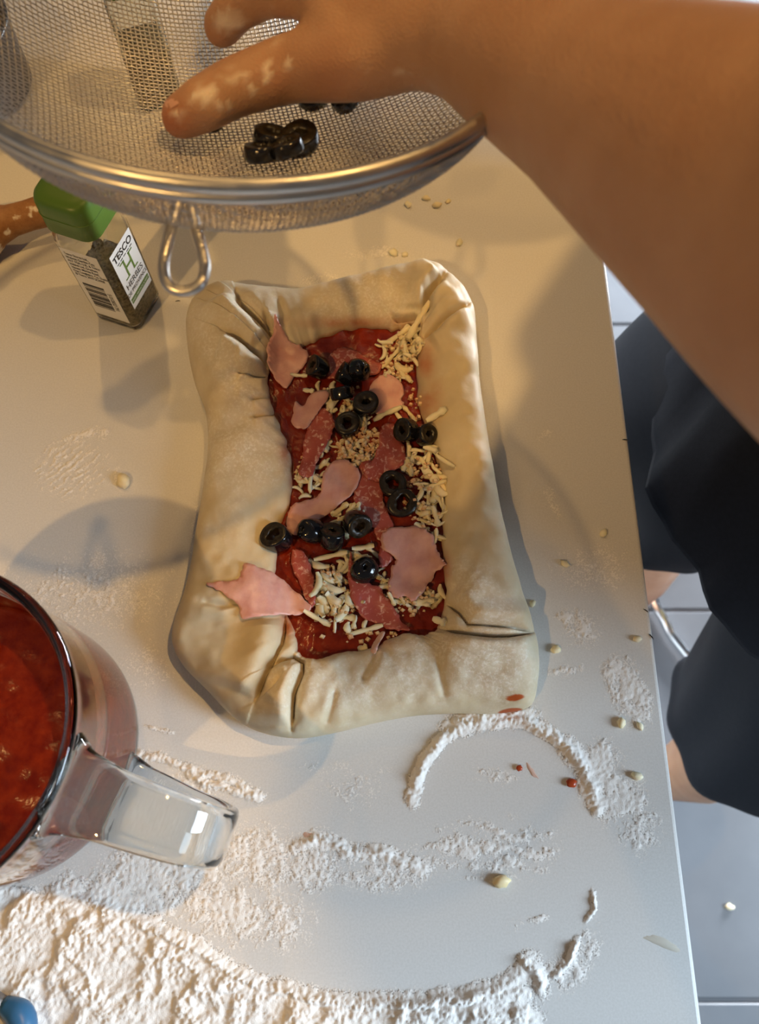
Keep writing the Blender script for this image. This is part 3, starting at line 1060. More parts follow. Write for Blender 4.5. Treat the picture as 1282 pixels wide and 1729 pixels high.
for k, (px, py, s, lab) in enumerate([(965, 1322, 11, 'red tomato bit in the flour beside the arc ridge'), (877, 1297, 7, 'small tomato smear inside the flour arc')]):
    p = at(px, py, .001)
    sz = s / F_ * .48
    bm = bmesh.new()
    bmesh.ops.create_icosphere(bm, subdivisions=2, radius=1)
    for v in bm.verts:
        v.co *= 1 + .5 * mnoise.noise(v.co * 1.4 + Vector((k * 5.1, 2, 0)))
        v.co.x *= sz * .7
        v.co.y *= sz * .6
        v.co.z *= sz * .3
    V = np.array([tuple(v.co) for v in bm.verts])
    Fc = [tuple(v.index for v in f.verts) for f in bm.faces]
    bm.free()
    o = place_local('tomato_bit', V, Fc, M['stain'], (p[0], p[1], Z0 + .0012), (0, 0, k))
    tag(o, lab, 'tomato bit')
for k, (px, py, L, ang, lab) in enumerate([(1057, 743, 12, 10, 'dark herb fleck at the counter edge, uppermost of three'), (1091, 1031, 9, 35, 'dark herb fleck at the counter edge, middle of three'),
                                           (1100, 1075, 11, 55, 'dark herb fleck at the counter edge, lowest of three'), (300, 508, 9, -10, 'dark herb fleck on the counter beside the herb jar')]):
    p = at(px, py, .0005)
    l = L / F_ * .5
    V, Fc = tube([(-l / 2, 0, 0), (-l * .2, l * .06, 0), (l * .2, l * .05, 0), (l / 2, -l * .04, 0)], [l * .03, l * .09, l * .09, l * .03], 5)
    o = place_local('herb_fleck', V, Fc, M['ink'], (p[0], p[1], Z0 + l * .09), (0, 0, -math.radians(ang)))
    tag(o, lab, 'herb fleck', 'herb flecks')

# ================================================================== FLOUR ON THE COUNTER
sp_ = .00072
gx = np.arange(-.36, EDGE - .003, sp_)
gy = np.arange(-.205, .375, sp_)
GX, GY = np.meshgrid(gx, gy, indexing='ij')
P3 = np.stack([GX, GY, np.full_like(GX, Z0)], -1)
Q = proj(P3)
X, Y = Q[..., 0], Q[..., 1]
grain = fbm(GX * 900, GY * 900, 61, 2)
clump = fbm(GX * 260, GY * 260, 62, 3)
lump = fbm(GX * 70, GY * 70, 63, 3)
warp = (fbm(GX * 90, GY * 90, 64, 3) - .5) * 26
Xw = X + warp
Yw = Y + (fbm(GX * 90, GY * 90, 65, 3) - .5) * 26
dens = np.zeros_like(X)          # 0..1 coverage
ridge = np.zeros_like(X)         # metres


def rdg(pts, w, h, warp_=1.0, wspread=2.6, cover=.5):
    global dens, ridge
    d, side, fr = poly_dist(X + warp_ * (Xw - X) * .5, Y + warp_ * (Yw - Y) * .5, pts)
    e = np.clip(np.minimum(fr, 1 - fr) * 10, .35, 1)
    ridge = np.maximum(ridge, h * np.exp(-(d / w) ** 2) * e * (.45 + 1.1 * lump))
    dens = np.maximum(dens, cover * np.exp(-(d / (w * wspread)) ** 2))


def blob(cx, cy, rx, ry, s, ang=0.0):
    global dens
    a = math.radians(ang)
    dx = (Xw - cx) * math.cos(a) + (Yw - cy) * math.sin(a)
    dy = -(Xw - cx) * math.sin(a) + (Yw - cy) * math.cos(a)
    dens = np.maximum(dens, s * np.exp(-((dx / rx) ** 2 + (dy / ry) ** 2)))


# the swept arc below the bottom right dough corner
rdg([(697, 1355), (703, 1322), (718, 1284), (744, 1248), (780, 1224), (830, 1214), (880, 1216), (920, 1234), (955, 1260), (984, 1296), (1000, 1332), (1008, 1368)], 9, .0042, .5, 1.6, .75)
rdg([(760, 1232), (800, 1214), (850, 1208), (890, 1212)], 15, .0040, .6, 1.5, .85)
rdg([(955, 1258), (985, 1296), (1004, 1345)], 10, .0038, .4, 2.2, .75)
blob(1018, 1290, 36, 46, .78)
blob(1045, 1345, 50, 48, .66, 40)
blob(1085, 1400, 40, 50, .52, 30)
blob(1065, 1170, 34, 62, .74, -20)
blob(1040, 1130, 30, 30, .62)
blob(985, 1065, 40, 30, .52)
blob(960, 1040, 30, 18, .55)
blob(1000, 960, 90, 60, .36)
blob(950, 1130, 40, 14, .5)
blob(930, 850, 14, 40, .42, -20)
blob(925, 735, 22, 14, .42)
# lower sweep: the big ridge along the bottom and the thick flour below it
rdg([(95, 1508), (160, 1524), (225, 1552), (290, 1583), (350, 1615), (400, 1650), (470, 1672), (540, 1688), (620, 1696), (700, 1694), (780, 1686), (840, 1672), (876, 1648), (890, 1622)], 11, .0046, .7, 2.2, .8)
below = np.interp(X, [0, 95, 160, 225, 290, 350, 400, 470, 540, 620, 700, 780, 840, 880, 960], [1485, 1508, 1524, 1552, 1583, 1615, 1650, 1672, 1688, 1696, 1694, 1686, 1672, 1660, 1729])
thick = sstep(-4, 16, Yw - below) * sstep(960, 840, X)
dens = np.maximum(dens, .95 * thick)
swp = np.sin((X * .55 + Y * .9 + (lump - .5) * 190) / 17.0)
ridge = np.maximum(ridge, thick * (.0014 + .0036 * np.clip(lump * 1.8 - .45, 0, 1) + .0011 * swp))
for pts, w, h in [([(95, 1560), (115, 1600), (150, 1640), (160, 1700)], 10, .0045), ([(210, 1600), (260, 1620), (245, 1690)], 12, .0040), ([(300, 1610), (345, 1650), (380, 1720)], 10, .0042),
                  ([(20, 1590), (60, 1570), (110, 1555)], 9, .0030), ([(430, 1690), (470, 1720)], 9, .003), ([(560, 1705), (660, 1715), (770, 1705)], 8, .003), ([(60, 1640), (85, 1625)], 6, .003)]:
    rdg(pts, w, h, .9, 2, .7)
blob(900, 1640, 36, 36, .78, 30)
blob(960, 1640, 45, 40, .55)
blob(1000, 1600, 26, 50, .45)
blob(860, 1700, 40, 24, .85)
rdg([(880, 1618), (905, 1640), (915, 1675)], 9, .0040, .6, 1.8, .7)
rdg([(935, 1650), (960, 1620), (975, 1585)], 6, .0025, .6, 1.8, .55)
rdg([(1000, 1500), (1003, 1535), (990, 1555)], 4, .0016, .3, 1.5, .6)
blob(870, 1558, 30, 14, .46)
blob(908, 1548, 12, 8, .6)
# middle: streaks and scattered patches
streak = .5 + .5 * np.sin((Y - .10 * X + (lump - .5) * 60) / 5.2)
mid = sstep(.0, 1, np.exp(-(((X - 830) / 150) ** 2 + ((Y - 1435) / 62) ** 2))) * (.30 + .30 * streak)
dens = np.maximum(dens, mid)
blob(840, 1310, 55, 26, .40)
rdg([(500, 1428), (540, 1418), (590, 1436), (650, 1442), (720, 1466)], 7, .0026, 1.0, 3.0, .62)
blob(530, 1470, 70, 45, .60)
blob(640, 1480, 90, 32, .50)
rdg([(232, 1270), (330, 1300), (400, 1320), (445, 1348)], 5, .0019, 1.0, 2.6, .52)
rdg([(325, 1310), (350, 1322), (442, 1346)], 6, .0030, .8, 2.0, .6)
rdg([(248, 1226), (292, 1238)], 3, .0012, .6, 2, .5)
blob(430, 1450, 130, 80, .50)
blob(300, 1470, 120, 60, .62)
blob(480, 1560, 160, 60, .46, 25)
blob(380, 1540, 110, 60, .62, 20)
blob(250, 1480, 100, 60, .70)
blob(180, 1520, 140, 50, .82)
blob(600, 1330, 90, 60, .30)
blob(560, 1290, 60, 16, .38)
blob(330, 1330, 90, 40, .42)
blob(150, 1000, 190, 90, .40)
blob(250, 1120, 60, 60, .34)
fp_ = np.exp(-(((X - 120) / 75) ** 2 + ((Y - 790) / 62) ** 2) ** 2) * (.18 + .34 * (.5 + .5 * np.sin((.60 * X + .80 * Y + (lump - .5) * 26) / 1.55)))
dens = np.maximum(dens, fp_)
blob(140, 735, 50, 10, .5, -12)
blob(175, 735, 16, 16, .5)
blob(205, 812, 10, 30, .42)
blob(330, 930, 14, 90, .40)
blob(640, 425, 70, 14, .40)
blob(540, 470, 60, 14, .40)
# clean, wiped areas
for cx, cy, rx, ry, s, ang in [(720, 1590, 165, 62, .95, 0), (600, 1600, 90, 60, .7, 0), (860, 1265, 70, 34, .55, 0), (560, 1260, 120, 26, .8, 0), (980, 1450, 40, 60, .4, 0), (1080, 1600, 60, 100, .6, 0)]:
    dens *= 1 - s * np.exp(-(((X - cx) / rx) ** 2 + ((Y - cy) / ry) ** 2) ** 2)
fade = sstep(-.198, -.150, GY + (lump - .5) * .05) * sstep(-.352, -.312, GX + (lump - .5) * .06)
dens = dens * fade
ridge = ridge * fade
dn = np.clip(dens * 1.8, 0, 1)
cover = dens * 1.08 + ((clump - .5) * .62 + (grain - .5) * .55) * dn
thk = sstep(.26, .70, cover)
hgt = ridge * (.25 + .75 * clump + .55 * grain) * .72 + thk * (.0005 + (grain - .5) * .00078 * (1 - .6 * thick) + (clump - .5) * .0005 * (1 - .5 * thick))
act = (cover > .20) | (ridge > .0004)
hgt = np.where(act | (dens > .05), np.maximum(hgt, .00003), -.0004)
cover = np.maximum(cover, sstep(.0003, .0012, ridge) * (.35 + .6 * clump + .3 * grain))
# no flour inside the pizza, jug or jar footprints
nix = inside(X, Y, outer[::6])
hgt = np.where(nix, -.0004, hgt)
hgt = np.where(np.hypot(GX + .204, GY - .029) < .0675, -.0004, hgt)
V = P3.copy()
V[..., 2] = Z0 + hgt
Fa = grid_faces(len(gx), len(gy))
hv = hgt.ravel()
keep = (hv[Fa] > 0).any(1)
Fa = Fa[keep]
used = np.unique(Fa)
remap = -np.ones(len(hv), int)
remap[used] = np.arange(len(used))
o = mk('flour', V.reshape(-1, 3)[used], remap[Fa], M['flour'], attrs={'cover': cover.ravel()[used]})
tag(o, 'white flour scattered and pushed into ridges over the counter', 'flour', kind='stuff')

# ================================================================== GLASS JUG WITH SAUCE
JC = np.array([-.203, .028, Z0])
JH = .114


def jug_r(z):
    return .0698 + (.0722 - .0698) * (z / JH) ** .9


jug = thing('glass_jug', JC, 'clear glass measuring jug half full of red tomato sauce', 'jug')
profj = [(0.0005, .0005), (.045, .0005), (.063, .0008), (.0685, .004), (.0696, .010)]
profj += [(jug_r(z), z) for z in np.linspace(.016, JH - .006, 12)]
profj += [(.0738, JH - .003), (.0742, JH), (.0726, JH + .0018), (.0700, JH + .0012), (.0684, JH - .002)]
profj += [(jug_r(z) - .0042, z) for z in np.linspace(JH - .010, .016, 12)]
profj += [(.0640, .0085), (.057, .0062), (.040, .0055), (.0005, .0055)]
V, Fc = lathe(profj, 112, JC)
mk('glass_body', V, Fc, M['glass'], jug)
# sauce inside
SL = .062
ps = [(.0005, .0056), (.040, .0056), (.057, .0063), (.0641, .0086)] + [(jug_r(z) - .0041, z) for z in np.linspace(.016, SL, 10)]
nr = 26
rad = np.linspace(jug_r(SL) - .0041, .0006, nr)[1:]
ps += [(r_, SL - .0022 * (1 - math.exp(-((.0705 - r_) / .004))) + .0) for r_ in rad]
V, Fc = lathe(ps, 112, JC)
mtop = V[:, 2] > Z0 + SL - .004
rr_ = np.hypot(V[:, 0] - JC[0], V[:, 1] - JC[1])
inn = mtop & (rr_ < .066)
V[inn, 2] += (fbm(V[inn, 0] * 70, V[inn, 1] * 70, 71, 3) - .5) * .007
o = mk('sauce_filling', V, Fc, M['sauce'], jug)
o['label'] = 'glossy red tomato sauce'
# thin smear of sauce above the level on the inner wall
nth, nzz = 100, 12
th = np.radians(np.linspace(0, 360, nth, endpoint=False))
Vsm = []
for t in th:
    htop = SL + .006 + .016 * float(fbm(np.array(t * 2.2), np.array(1.0), 73, 3)) * (1.4 + math.cos(t - 2.2))
    for k in range(nzz):
        z = SL - .003 + (htop - SL + .003) * k / (nzz - 1)
        r_ = jug_r(z) - .0042 - .0006 * (1 - k / (nzz - 1)) - .00005
        Vsm.append((JC[0] + r_ * math.cos(t), JC[1] + r_ * math.sin(t), Z0 + z))
mk('sauce_smear', Vsm, grid_faces(nth, nzz, True, False), M['sauce'], jug)
# handle: a thick glass strap in the radial plane
hd = np.array([.129, -.043])
hd /= np.linalg.norm(hd)
hp = open_spline([(.070, .1040), (.082, .1050), (.098, .1055), (.116, .1030), (.1300, .0965), (.1370, .0840), (.1380, .068), (.1340, .050), (.123, .036), (.106, .027), (.086, .021), (.067, .018)], 54)
ww = np.interp(np.linspace(0, 1, 54), [0, .06, .16, .35, .5, .8, .93, 1], [.046, .036, .030, .027, .0255, .026, .030, .038])
tt = np.interp(np.linspace(0, 1, 54), [0, .1, .35, .6, .9, 1], [.012, .0095, .0085, .0080, .0085, .011])
sd_ = np.array([-hd[1], hd[0], 0])
Vh = []
NQ = 20
for k in range(54):
    k0, k1 = max(0, k - 1), min(53, k + 1)
    tg = hp[k1] - hp[k0]
    tg /= np.linalg.norm(tg)
    nrm = np.array([-tg[1], tg[0]])
    for q in range(NQ):
        a = 2 * math.pi * q / NQ
        ca, sa = math.cos(a), math.sin(a)
        sx = math.copysign(abs(ca) ** .45, ca) * ww[k] / 2
        sy = math.copysign(abs(sa) ** .6, sa) * tt[k] / 2
        r_ = hp[k, 0] + nrm[0] * sy
        z = hp[k, 1] + nrm[1] * sy
        Vh.append((JC[0] + hd[0] * r_ + sd_[0] * sx, JC[1] + hd[1] * r_ + sd_[1] * sx, Z0 + z))
Fh = [tuple(f) for f in grid_faces(54, NQ, False, True)] + [tuple(range(NQ))[::-1], tuple(53 * NQ + q for q in range(NQ))]
mk('handle', Vh, Fh, M['glass'], jug)

# ================================================================== HERB JAR


def rsq(hw, rc, n=7):
    """rounded square outline, half width hw, corner radius rc"""
    out = []
    for cx, cy, a0 in ((1, 1, 0), (-1, 1, 90), (-1, -1, 180), (1, -1, 270)):
        for k in range(n):
            a = math.radians(a0 + 90 * k / (n - 1))
            out.append((cx * (hw - rc) + rc * math.cos(a), cy * (hw - rc) + rc * math.sin(a)))
    return np.array(out)


def rsq_loft(sections, c, rz, n=7, capb=True, capt=True):
    V = []
    ca, sa = math.cos(rz), math.sin(rz)
    for z, hw, rc in sections:
        o_ = rsq(hw, rc, n)
        V += [(c[0] + ca * x - sa * y, c[1] + sa * x + ca * y, c[2] + z) for x, y in o_]
    m_ = 4 * n
    Fc = [tuple(f) for f in grid_faces(len(sections), m_, False, True)]
    if capb:
        Fc.append(tuple(range(m_))[::-1])
    if capt:
        Fc.append(tuple((len(sections) - 1) * m_ + k for k in range(m_)))
    return V, Fc


JR = math.radians(-20.4)          # face directions of the jar
HW = .0174
JB = np.array([-.1744, .3223, Z0])


def herb_jar(c, rz, label, full=True):
    t = thing('herb_jar', c, label, 'jar', 'herb jars')
    S = HW
    V, Fc = rsq_loft([(.0003, S * .90, .005), (.002, S * .985, .0055), (.004, S, .0055), (.076, S, .0055), (.083, S * .985, .007), (.0885, S * .93, .009), (.091, S * .90, .010),
                      (.091, S * .80, .009), (.088, S * .83, .008), (.083, S * .885, .006), (.076, S * .90, .0045), (.006, S * .90, .0045), (.0035, S * .84, .004)], c, rz, capt=True)
    mk('glass_body', V, Fc, M['jar_glass'], t)
    V, Fc = rsq_loft([(.0036, S * .84, .004), (.0062, S * .903, .0045), (.040, S * .903, .0045), (.0465, S * .903, .0045)], c, rz)
    V = np.array(V)
    mk('dried_herbs', V, Fc, M['herbs'], t)
    V, Fc = rsq_loft([(.0895, S * .99, .009), (.090, S * 1.03, .009), (.1095, S * 1.00, .009), (.1125, S * .955, .0095), (.1140, S * .86, .0095), (.1144, S * .6, .007), (.1144, S * .25, .003)], c, rz)
    lid = mk('lid', V, Fc, M['lid'], t)
    V, Fc = rsq_loft([(.1012, S * 1.021, .009), (.1016, S * 1.028, .009), (.1020, S * 1.021, .009)], c, rz)
    mk('lid_seam', V, Fc, M['lid'], lid)
    return t


jar = herb_jar(JB, JR, 'square glass jar of dried herbs with green lid and printed labels')


def face_frame(c, rz, k):
    """k=0: face looking right-down (front label), k=1: face looking down (side label)"""
    a = rz + (0 if k == 0 else -math.pi / 2)
    nrm = Vector((math.cos(a), math.sin(a), 0))
    xr = Vector((-math.sin(a), math.cos(a), 0))
    return nrm, xr


def on_face(k, x, z, d):
    nrm, xr = face_frame(JB, JR, k)
    return Vector(JB) + nrm * (HW + d) + xr * x + Vector((0, 0, z))


def face_sheet(name, k, x0, x1, z0, z1, d, mt, parent):
    c = [on_face(k, x, z, d) for x, z in ((x0, z0), (x1, z0), (x1, z1), (x0, z1))] + [on_face(k, x, z, d - .00012) for x, z in ((x0, z0), (x1, z0), (x1, z1), (x0, z1))]
    return mk(name, [tuple(v) for v in c], [(0, 1, 2, 3), (7, 6, 5, 4), (0, 4, 5, 1), (1, 5, 6, 2), (2, 6, 7, 3), (3, 7, 4, 0)], mt, parent, smooth=False)


def face_text(body, k, x, z, size, mt, parent, align='CENTER', rot=0.0, name='lettering', sx=1.0, bold=0.0):
    cu = bpy.data.curves.new(name, 'FONT')
    cu.body = body
    cu.size = size
    cu.align_x = align
    cu.align_y = 'CENTER'
    cu.offset = bold
    cu.resolution_u = 3
    tmp = bpy.data.objects.new('tmp_text', cu)
    COL.objects.link(tmp)
    bpy.context.view_layer.update()
    me = tmp.evaluated_get(bpy.context.evaluated_depsgraph_get()).to_mesh()
    V2 = np.array([(v.co.x * sx, v.co.y) for v in me.vertices])
    Fc = [tuple(p.vertices) for p in me.polygons]
    bpy.data.objects.remove(tmp, do_unlink=True)
    bpy.data.curves.remove(cu)
    cr, sr = math.cos(rot), math.sin(rot)
    W = [tuple(on_face(k, x + cr * a - sr * b, z + sr * a + cr * b, .00034)) for a, b in V2]
    return mk(name, W, Fc, mt, parent, smooth=False)


fp = face_sheet('front_label', 0, -.0125, .0125, .0215, .0725, .0002, M['paper'], jar)
face_text('TESCO', 0, 0.0, .0660, .0072, M['ink'], fp, bold=.00012)
for k in range(5):
    face_sheet('dash', 0, -.0092 + k * .0039, -.0064 + k * .0039, .0613, .0619, .00034, M['ink'], fp)
face_text('H', 0, 0.0, .0525, .0205, M['ink_green'], fp, sx=.72)
for x in (-.0052, .0052):
    for z in (.0455, .0592):
        face_sheet('serif', 0, x - .0026, x + .0026, z, z + .0009, .00034, M['ink_green'], fp)
face_text('HERBES', 0, 0.0, .0405, .0066, M['ink'], fp, sx=.95)
face_text('DE PROVENCE', 0, 0.0, .0345, .0045, M['ink'], fp, sx=.86)
gb = face_sheet('green_band', 0, -.0115, .0115, .0262, .0305, .00034, M['ink_green'], fp)
face_text('SWEET, AROMATIC & HERBY', 0, 0.0, .02835, .0022, M['ink_white'], fp, sx=.8).location += face_frame(JB, JR, 0)[0] * .00012
sl = face_sheet('side_label', 1, -.0128, .0128, .0100, .0760, .0002, M['paper'], jar)
for k, s in enumerate(['Tesco Stores Ltd.,', 'Welwyn Garden City', 'AL7 1GA, U.K. & Tesco', 'Ireland Ltd, Gresham', 'House, Marine Road,', 'Dun Laoghaire, Co. Dublin.', '© Tesco 2019 SC0908']):
    face_text(s, 1, -.0108, .0715 - k * .0032, .0031, M['ink'], sl, align='LEFT', sx=.72, bold=.00004)
z = .0440
bw = [3, 1, 1, 2, 1, 3, 2, 1, 1, 1, 2, 3, 1, 2, 1, 1, 3, 1, 2, 2, 1, 1, 3, 2, 1, 1, 2, 1, 3, 1, 1, 2, 1, 3]
for k in range(0, len(bw), 2):
    h_ = bw[k] * .00045
    face_sheet('barcode_bar', 1, -.0095, .0055, z - h_, z, .00034, M['ink'], sl)
    z -= (bw[k] + bw[k + 1]) * .00045
face_text('5 012832 791', 1, .0080, .0305, .0042, M['ink'], sl, rot=-math.pi / 2, sx=.8, bold=.00006)
# second jar, farther back, seen only through the sieve
herb_jar(np.array([*at(268, 160)[:2], Z0]), math.radians(20), 'green lidded herb jar behind the sieve, glimpsed through the wire mesh')
# dark pot at the far left, glimpsed through the mesh
pc = np.array([*at(-40, 150)[:2], Z0])
pot = thing('dark_pot', pc, 'dark round pot at the left edge glimpsed through the wire mesh', 'pot')
V, Fc = lathe([(.0005, .0005), (.040, .0005), (.045, .004), (.047, .05), (.049, .055), (.0455, .0555), (.0435, .05), (.042, .006), (.0005, .005)], 64, pc)
mk('pot_body', V, Fc, M['dark'], pot)
V, Fc = lathe([(.0005, .046), (.020, .0462), (.0432, .046), (.0432, .044), (.0005, .044)], 48, pc)
mk('contents', V, Fc, M['herbs'], pot)

# ================================================================== ROLLING PIN
ra, rb = at(92, 372, .012), at(-30, 408, .012)
ax = (rb - ra)
ax[2] = 0
ax /= np.linalg.norm(ax)
rp = thing('rolling_pin', (*ra[:2], Z0), 'floury brown wooden rolling pin behind the herb jar at the left', 'rolling pin')
sdv = np.array([-ax[1], ax[0], 0])


def turned(prof_, name, n=40):
    V = []
    for s, r_ in prof_:
        for q in range(n):
            a = 2 * math.pi * q / n
            V.append(ra + ax * s + sdv * r_ * math.cos(a) + np.array([0, 0, r_ * math.sin(a)]))
    V = np.array(V)
    V[:, 2] += Z0 + .0225 - ra[2]
    Fc = [tuple(f) for f in grid_faces(len(prof_), n, False, True)] + [tuple(range(n))[::-1], tuple((len(prof_) - 1) * n + q for q in range(n))]
    return mk(name, V, Fc, M['wood'], rp)


turned([(-.020, .004), (-.018, .008), (-.010, .0105), (.000, .0108), (.014, .0100), (.026, .0105), (.036, .0135), (.043, .0185), (.047, .0195)], 'handle')
turned([(.047, .0195), (.049, .0215), (.055, .0222), (.12, .0224), (.28, .0224), (.286, .0215), (.288, .019)], 'roller')
turned([(.288, .019), (.292, .0185), (.30, .013), (.31, .0105), (.34, .0108), (.354, .0085), (.357, .004)], 'handle')

# ================================================================== BLUE-HANDLED UTENSIL (bottom left corner)
ba, bb = at(34, 1716, .007), at(-36, 1672, .007)
ut = thing('utensil', (*ba[:2], Z0), 'blue plastic handle with a grey metal shaft at the bottom left corner', 'utensil')
dv = ba - bb
dv /= np.linalg.norm(dv)
V, Fc = tube([bb - dv * .08, bb, ba - dv * .004], [.0042, .0042, .0042], 14)
mk('shaft', V, Fc, M['grey_metal'], ut)
dw = np.array([dv[0] * .35 + .12, dv[1] - .9, 0])
dw /= np.linalg.norm(dw)
V, Fc = tube(open_spline([ba - dv * .010 + dw * -.001, ba + dv * .0005, ba + dw * .012, ba + dw * .045, ba + dw * .085, ba + dw * .092], 26), np.interp(np.linspace(0, 1, 26), [0, .15, .4, .7, .93, 1], [.0040, .0066, .0070, .0066, .0062, .002]), 16)
mk('handle', V, Fc, M['blue'], ut)

# ================================================================== SIEVE
SR, SD = .1125, .058
SCN = np.array([-.054, .289, Z0 + .2435])
stx, sty = math.radians(-10), -.09
ex = np.array([math.cos(sty), 0, math.sin(sty)])
ey = np.array([0, math.cos(stx), math.sin(stx)])
en = np.cross(ex, ey)


def bowl(x, y, off=0.0):
    x = np.asarray(x, float)
    y = np.asarray(y, float)
    q = np.clip((x * x + y * y) / SR ** 2, 0, 1)
    z = -SD * np.sqrt(1 - q)
    # outward normal of the ellipsoid in local space
    nx, ny, nz_ = x / SR ** 2, y / SR ** 2, z / SD ** 2
    L = np.sqrt(nx * nx + ny * ny + nz_ * nz_) + 1e-12
    x2, y2, z2 = x + off * nx / L, y + off * ny / L, z + off * nz_ / L
    return SCN + x2[..., None] * ex + y2[..., None] * ey + z2[..., None] * en


def bowl_hit(px, py):
    """where the ray of a pixel meets the inside of the bowl"""
    o_ = np.array([0, 0, Z0 + CH]) - SCN
    d = ray(px, py)
    l0 = np.array([o_ @ ex, o_ @ ey, o_ @ en])
    ld = np.array([d @ ex, d @ ey, d @ en])
    sc = np.array([1 / SR, 1 / SR, 1 / SD])
    a, b, c = (ld * sc) @ (ld * sc), 2 * (l0 * sc) @ (ld * sc), (l0 * sc) @ (l0 * sc) - 1
    t = (-b + math.sqrt(max(b * b - 4 * a * c, 0))) / (2 * a)
    return np.array([0, 0, Z0 + CH]) + d * t, t


sv = thing('sieve', SCN - en * 0, 'large round stainless steel wire sieve held above the counter', 'sieve')
PITCHW, WR = .00205, .00034
nw = int(SR / PITCHW)
rotw = math.radians(14)
WV, WF = [], []
base_i = 0
for fam in (0, 1):
    for k in range(-nw, nw + 1):
        c = k * PITCHW
        half = math.sqrt(max(SR ** 2 - c * c, 0))
        m0 = int(half / PITCHW)
        if m0 < 2:
            continue
        ks = np.arange(-m0, m0 + 1)
        s = ks * PITCHW
        wave = np.where((ks + k + fam) % 2 == 0, WR * .75, -WR * .75)
        s = np.concatenate([[-half * .9995], s, [half * .9995]])
        wave = np.concatenate([[0], wave, [0]])
        xx, yy = (s, np.full_like(s, c)) if fam == 0 else (np.full_like(s, c), s)
        xr_, yr_ = xx * math.cos(rotw) - yy * math.sin(rotw), xx * math.sin(rotw) + yy * math.cos(rotw)
        Pm = bowl(xr_, yr_, wave)
        T = np.gradient(Pm, axis=0)
        T /= np.linalg.norm(T, axis=1)[:, None] + 1e-12
        Nn = Pm - (SCN + en * .02)
        A_ = np.cross(T, Nn)
        A_ /= np.linalg.norm(A_, axis=1)[:, None] + 1e-12
        B_ = np.cross(T, A_)
        n_ = len(s)
        ring = np.stack([Pm + WR * (math.cos(a) * A_ + math.sin(a) * B_) for a in (0, 1.5708, 3.1416, 4.7124)], 1).reshape(-1, 3)
        WV.append(ring)
        WF.append(grid_faces(n_, 4, False, True) + base_i)
        base_i += n_ * 4
o = mk('wire_mesh', np.vstack(WV), np.vstack(WF), M['wire'], sv)
o['kind'] = 'stuff'
# rim: rolled steel band
t = np.linspace(0, 2 * np.pi, 160, endpoint=False)
prs = []
for q in range(16):
    a = 2 * math.pi * q / 16
    prs.append((math.cos(a) * .0026, math.sin(a) * .0030))
V = []
for tt_ in t:
    d = math.cos(tt_) * ex + math.sin(tt_) * ey
    for a, b in prs:
        V.append(SCN + d * (SR + .0006 + a) + en * (b + .0006))
mk('rim', V, grid_faces(160, 16, True, True), M['steel'], sv)
# lower skirt of the rim that clamps the mesh
V = []
pr2 = [(-.0012, -.0015), (.0024, -.0015), (.0024, -.0050), (.0017, -.0054), (-.0006, -.0052)]
for tt_ in t:
    d = math.cos(tt_) * ex + math.sin(tt_) * ey
    for a, b in pr2:
        V.append(SCN + d * (SR + a) + en * b)
mk('rim_skirt', V, grid_faces(160, 5, True, True), M['steel'], sv)
# rest hook: wire loop pointing to the viewer
hk = atd(np.array([302, 300, 290, 279, 277, 287, 311, 337, 346, 342, 330, 322, 322]), np.array([318, 345, 385, 430, 462, 484, 492, 481, 455, 425, 380, 345, 318]),
         np.array([.2720, .2700, .2690, .2680, .2670, .2665, .2665, .2665, .2675, .2680, .2690, .2700, .2720]))
V, Fc = tube(open_spline(hk, 70), .00205, 12)
mk('rest_hook', V, Fc, M['steel'], sv)
# handle on the far side, outside the picture
h0 = SCN + ey * SR
V, Fc = tube([h0 - ey * .004 + ex * -.008, h0 + ey * .05 + ex * -.007, h0 + ey * .10 + ex * -.004], .002, 10)
hv1 = mk('handle_wire', V, Fc, M['steel'], sv)
V, Fc = tube([h0 - ey * .004 + ex * .008, h0 + ey * .05 + ex * .007, h0 + ey * .10 + ex * .004], .002, 10)
mk('handle_wire', V, Fc, M['steel'], sv)
V, Fc = tube(open_spline([h0 + ey * .095, h0 + ey * .10, h0 + ey * .12, h0 + ey * .18, h0 + ey * .21, h0 + ey * .215], 24), np.interp(np.linspace(0, 1, 24), [0, .2, .5, .9, 1], [.007, .0095, .011, .010, .004]), 16)
mk('handle_grip', V, Fc, M['dark'], sv)

# olives lying in the sieve
SO = [(446, 276, 31, 20, 180, 'black olive ring at the lower left of the cluster in the sieve'), (464, 250, 31, 35, 120, 'black olive ring at the upper left of the cluster in the sieve'),
      (512, 254, 33, 30, 30, 'black olive ring at the right of the cluster in the sieve'), (494, 282, 28, 15, 270, 'black olive ring at the bottom of the cluster in the sieve'),
      (354, 212, 22, 30, 0, 'black olive ring beside the thumb in the sieve'), (470, 156, 24, 30, 0, 'black olive ring half hidden under the hand in the sieve'),
      (535, 170, 28, 25, 60, 'black olive ring in the sieve, left of the pair under the wrist'), (594, 174, 29, 20, 200, 'black olive ring in the sieve, right of the pair under the wrist')]
for k, (px, py, rp_, tl, az, lab) in enumerate(SO):
    hit, t_ = bowl_hit(px, py)
    R = rp_ / F_ * t_
    th_ = R * .8
    nrm = (SCN + en * .02) - hit
    nrm /= np.linalg.norm(nrm)
    c = hit + nrm * (th_ * .55 + .0012 + (.004 if k == 3 else 0))
    q0 = Vector((0, 0, 1)).rotation_difference(Vector(nrm)).to_matrix().to_4x4()
    q1 = Matrix.Rotation(math.radians(tl * .5), 4, Vector((math.cos(math.radians(az)), math.sin(math.radians(az)), 0)))
    olive_ring('olive_ring', tuple(c), R, R * .36, th_, (q0 @ q1).to_euler(), lab, 'black olive rings in the sieve', seed=40 + k)

# ================================================================== PERSON


